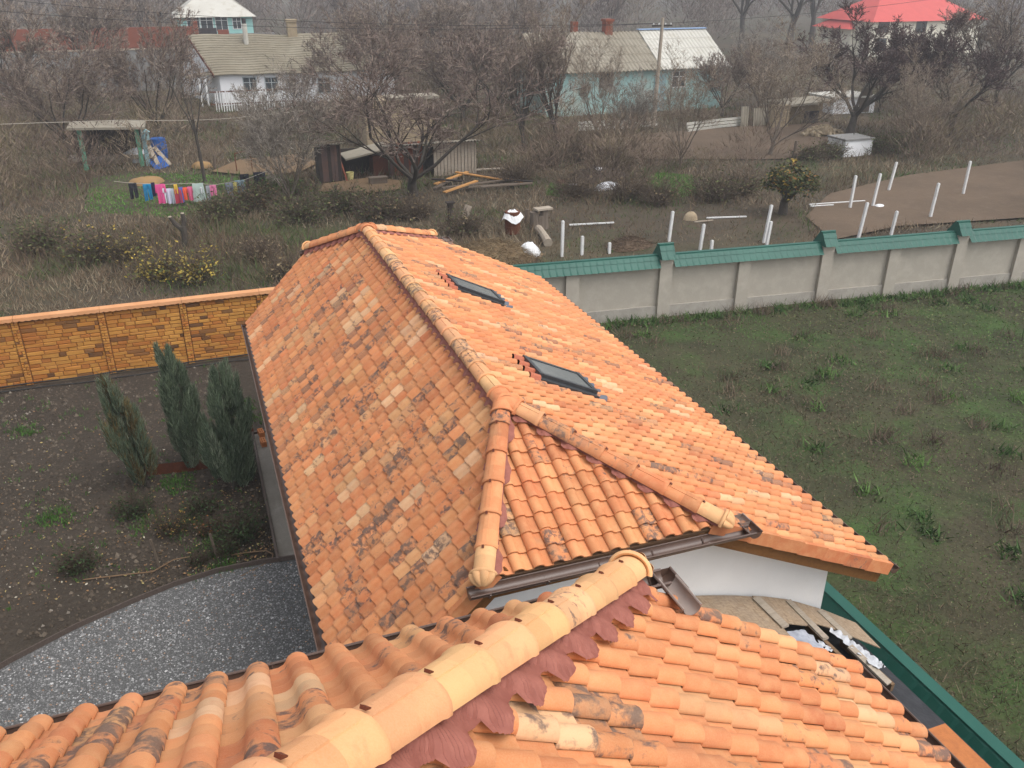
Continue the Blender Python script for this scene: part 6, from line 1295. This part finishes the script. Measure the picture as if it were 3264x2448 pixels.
# persimmon-like tree, shrubs, pollard stump
def leafy_tree(label, a0, b0, top, R, seed, leafc, leafw, nleaf, ls):
    p, h = hgt(a0, b0, top); t_ = thing('fruit_tree', label, 'tree', tuple(p)); poly = grow(seed, h, nch=(5,5,5,5), trunk=.3, ang=(.75,.7,.7,.7), limb_len=h*.42, r0=.24, wob=.18); b = poly_mesh(poly, 0, 3, 7)
    b.v = [(x+p[0], y+p[1], z) for x, y, z in b.v]; b.build('trunk', 'bark', t_, True); V, F, c = ribbons(poly, 3, 6, .012, PUR, seed); V = V+np.array((p[0],p[1],0)); ends = V[::4]; fastmesh('branches', V, F, 'twig', c, t_)
    P = ends[NP.integers(0, len(ends), nleaf)]+NP.normal(0,.14,(nleaf,3)); V, F, c = leaf_quads(P, NP.uniform(.6,1.3,nleaf)*ls, pal(nleaf, leafc, leafw, .25)); fastmesh('foliage', V, F, 'leaf', c, t_)
leafy_tree('green and yellow leaved fruit tree at the left of the bare plot', 1690, 462, 335, 2, 91, [(.055,.068,.022),(.08,.085,.028),(.30,.20,.04),(.24,.12,.04),(.04,.046,.018)], [4,3,1.2,1,3], 3000, .085)
p = atz(400, 532); po = thing('pollard_stump', 'dark lopped tree stump with two stubs in the left thicket', 'stump', tuple(p)); b = MB(); b.tube([(p[0],p[1],-.1),(p[0]+.05,p[1],.5),(p[0]+.02,p[1],.82)], [.15,.12,.13], 9); b.tube([(p[0],p[1],.7),(p[0]-.24,p[1],.95),(p[0]-.38,p[1],1.22)], [.11,.09,.07], 8); b.tube([(p[0],p[1],.7),(p[0]+.12,p[1],1.0),(p[0]+.1,p[1],1.32)], [.10,.09,.08], 8); b.build('trunk', 'bark', po); 
for q in ((p[0]-.38,p[1],1.22),(p[0]+.1,p[1],1.32)): b = MB(); b.tube([q,(q[0],q[1],q[2]+.03)], [.075,.065], 8); b.build('cut_end', 'plank_grey', po)
BRM = [(.07,.082,.032),(.10,.115,.042),(.15,.11,.062)]
for a0, b0, H_, R_, lc, lw, nl, lb in ((345,600,1.5,1.0,[(.40,.30,.06),(.26,.20,.05),(.10,.11,.035)],[3,2,3],700,'shrub with yellow leaves above the ochre fence'),(425,608,1.7,1.1,[(.40,.30,.06),(.26,.20,.05),(.09,.10,.035)],[3,2,3],800,'second yellow-leaved shrub right of the first above the fence'),(285,560,1.6,1.0,[(.34,.25,.06),(.12,.10,.04)],[2,3],500,'yellowing shrub at the left edge of the thicket'),
    (650,480,1.5,1.7,BRM,[4,3,1],1500,'dark green bramble mound left of the fruit tree foot'),(740,455,1.2,1.6,BRM,[4,3,2],1300,'bramble mound in the middle of the weeds before the track'),(545,450,1.3,1.6,BRM+[(.16,.10,.05)],[3,2,2,2],1200,'brown and green bramble under the right laundry group'),(480,470,1.2,1.4,BRM,[4,3,2],1100,'bramble below the mint bathrobe'),
    (830,470,1.3,1.8,BRM+[(.14,.09,.05)],[2,2,3,2],900,'brown bramble at the foot of the spreading fruit tree'),(620,600,1.1,.9,[(.25,.19,.10),(.13,.10,.055)],[2,2],260,'pale dry bush above the ochre fence near the roof'),(560,560,1.2,1.0,[(.25,.19,.12),(.15,.11,.065)],[2,2],260,'greyish dry bush in the left thicket'),
    (1240,425,1.3,1.7,BRM[2:]+[(.08,.06,.04)],[2,2],300,'dry bramble before the white bags'),(1350,430,1.6,1.6,BRM[2:],[1],200,'tall dry reeds right of the bags'),(1420,440,1.6,1.5,BRM[2:],[1],200,'tall dry reeds before the green patch'),(1540,430,1.4,1.8,BRM,[2,2,3],500,'brown bush left of the yellow leaved fruit tree'),(1600,420,1.5,1.3,BRM[1:],[2,3],400,'twiggy bush beside the yellow leaved fruit tree'),
    (1900,330,1.4,1.6,BRM,[4,4,1],1300,'green bush in front of the cistern'),(1960,322,1.3,1.6,BRM,[4,4,1],1300,'green bush right of the cistern outside the photo'),(1790,340,1.0,1.4,BRM,[3,3,2],800,'low green bush left of the cistern'),(1745,345,.9,1.3,BRM,[2,3,3],600,'low bush between garden plot and cistern'),
    (1110,395,1.3,1.6,BRM[2:]+[(.09,.07,.045)],[2,2],250,'brown bush behind the timber pile'),(1180,360,1.5,1.7,[(.11,.085,.05)],[1],150,'twiggy bush under the pollarded trees'),(1320,370,1.5,1.7,[(.11,.085,.05)],[1],150,'dark twiggy bush left of the slender tree'),(1260,350,1.4,1.7,[(.10,.08,.05)],[1],150,'dark bramble under the right pollarded tree'),(200,560,1.6,1.4,BRM+YL[:1],[3,3,3,1],900,'shrub behind the ochre fence outside the left edge'),(90,540,1.6,1.4,BRM,[3,3,3],900,'bramble behind the ochre fence far left'),
    (575,410,1.0,.9,[(.05,.09,.025),(.07,.12,.03)],[2,2],600,'green shrub behind the black trousers'),(640,420,1.1,1.0,[(.05,.09,.025),(.08,.11,.03)],[2,2],450,'green shrub under the pale shrub tree'),(1000,505,1.3,1.3,BRM[2:]+[(.07,.075,.03)],[2,2],400,'weedy bush around the charred post'),(900,470,1.1,1.4,BRM[2:],[1],200,'twiggy dead brush right of the fruit tree foot')):
    shrub('shrub', lb, 'shrub', tuple(atz(a0, b0)), H_, R_, int(a0+b0), lc, lw, nl, .07, (.10,.075,.055), 240, 'shrubs in the waste ground', .75)
# garden haze
hz = MB().b2((-420,-40,-1.3),(420,420,22.5)).build('haze', None, kind='stuff'); hm = bpy.data.materials.new('haze'); hm.use_nodes = True; t = hm.node_tree; t.nodes.clear(); ov_ = t.nodes.new('ShaderNodeOutputMaterial'); pv = t.nodes.new('ShaderNodeVolumePrincipled'); pv.inputs['Color'].default_value = (.86,.88,.92,1); pv.inputs['Density'].default_value = .0012; pv.inputs['Anisotropy'].default_value = .2; t.links.new(pv.outputs[0], ov_.inputs['Volume']); hz.data.materials.append(hm); hz['label'] = 'thin misty air over the gardens'; hz['category'] = 'haze'
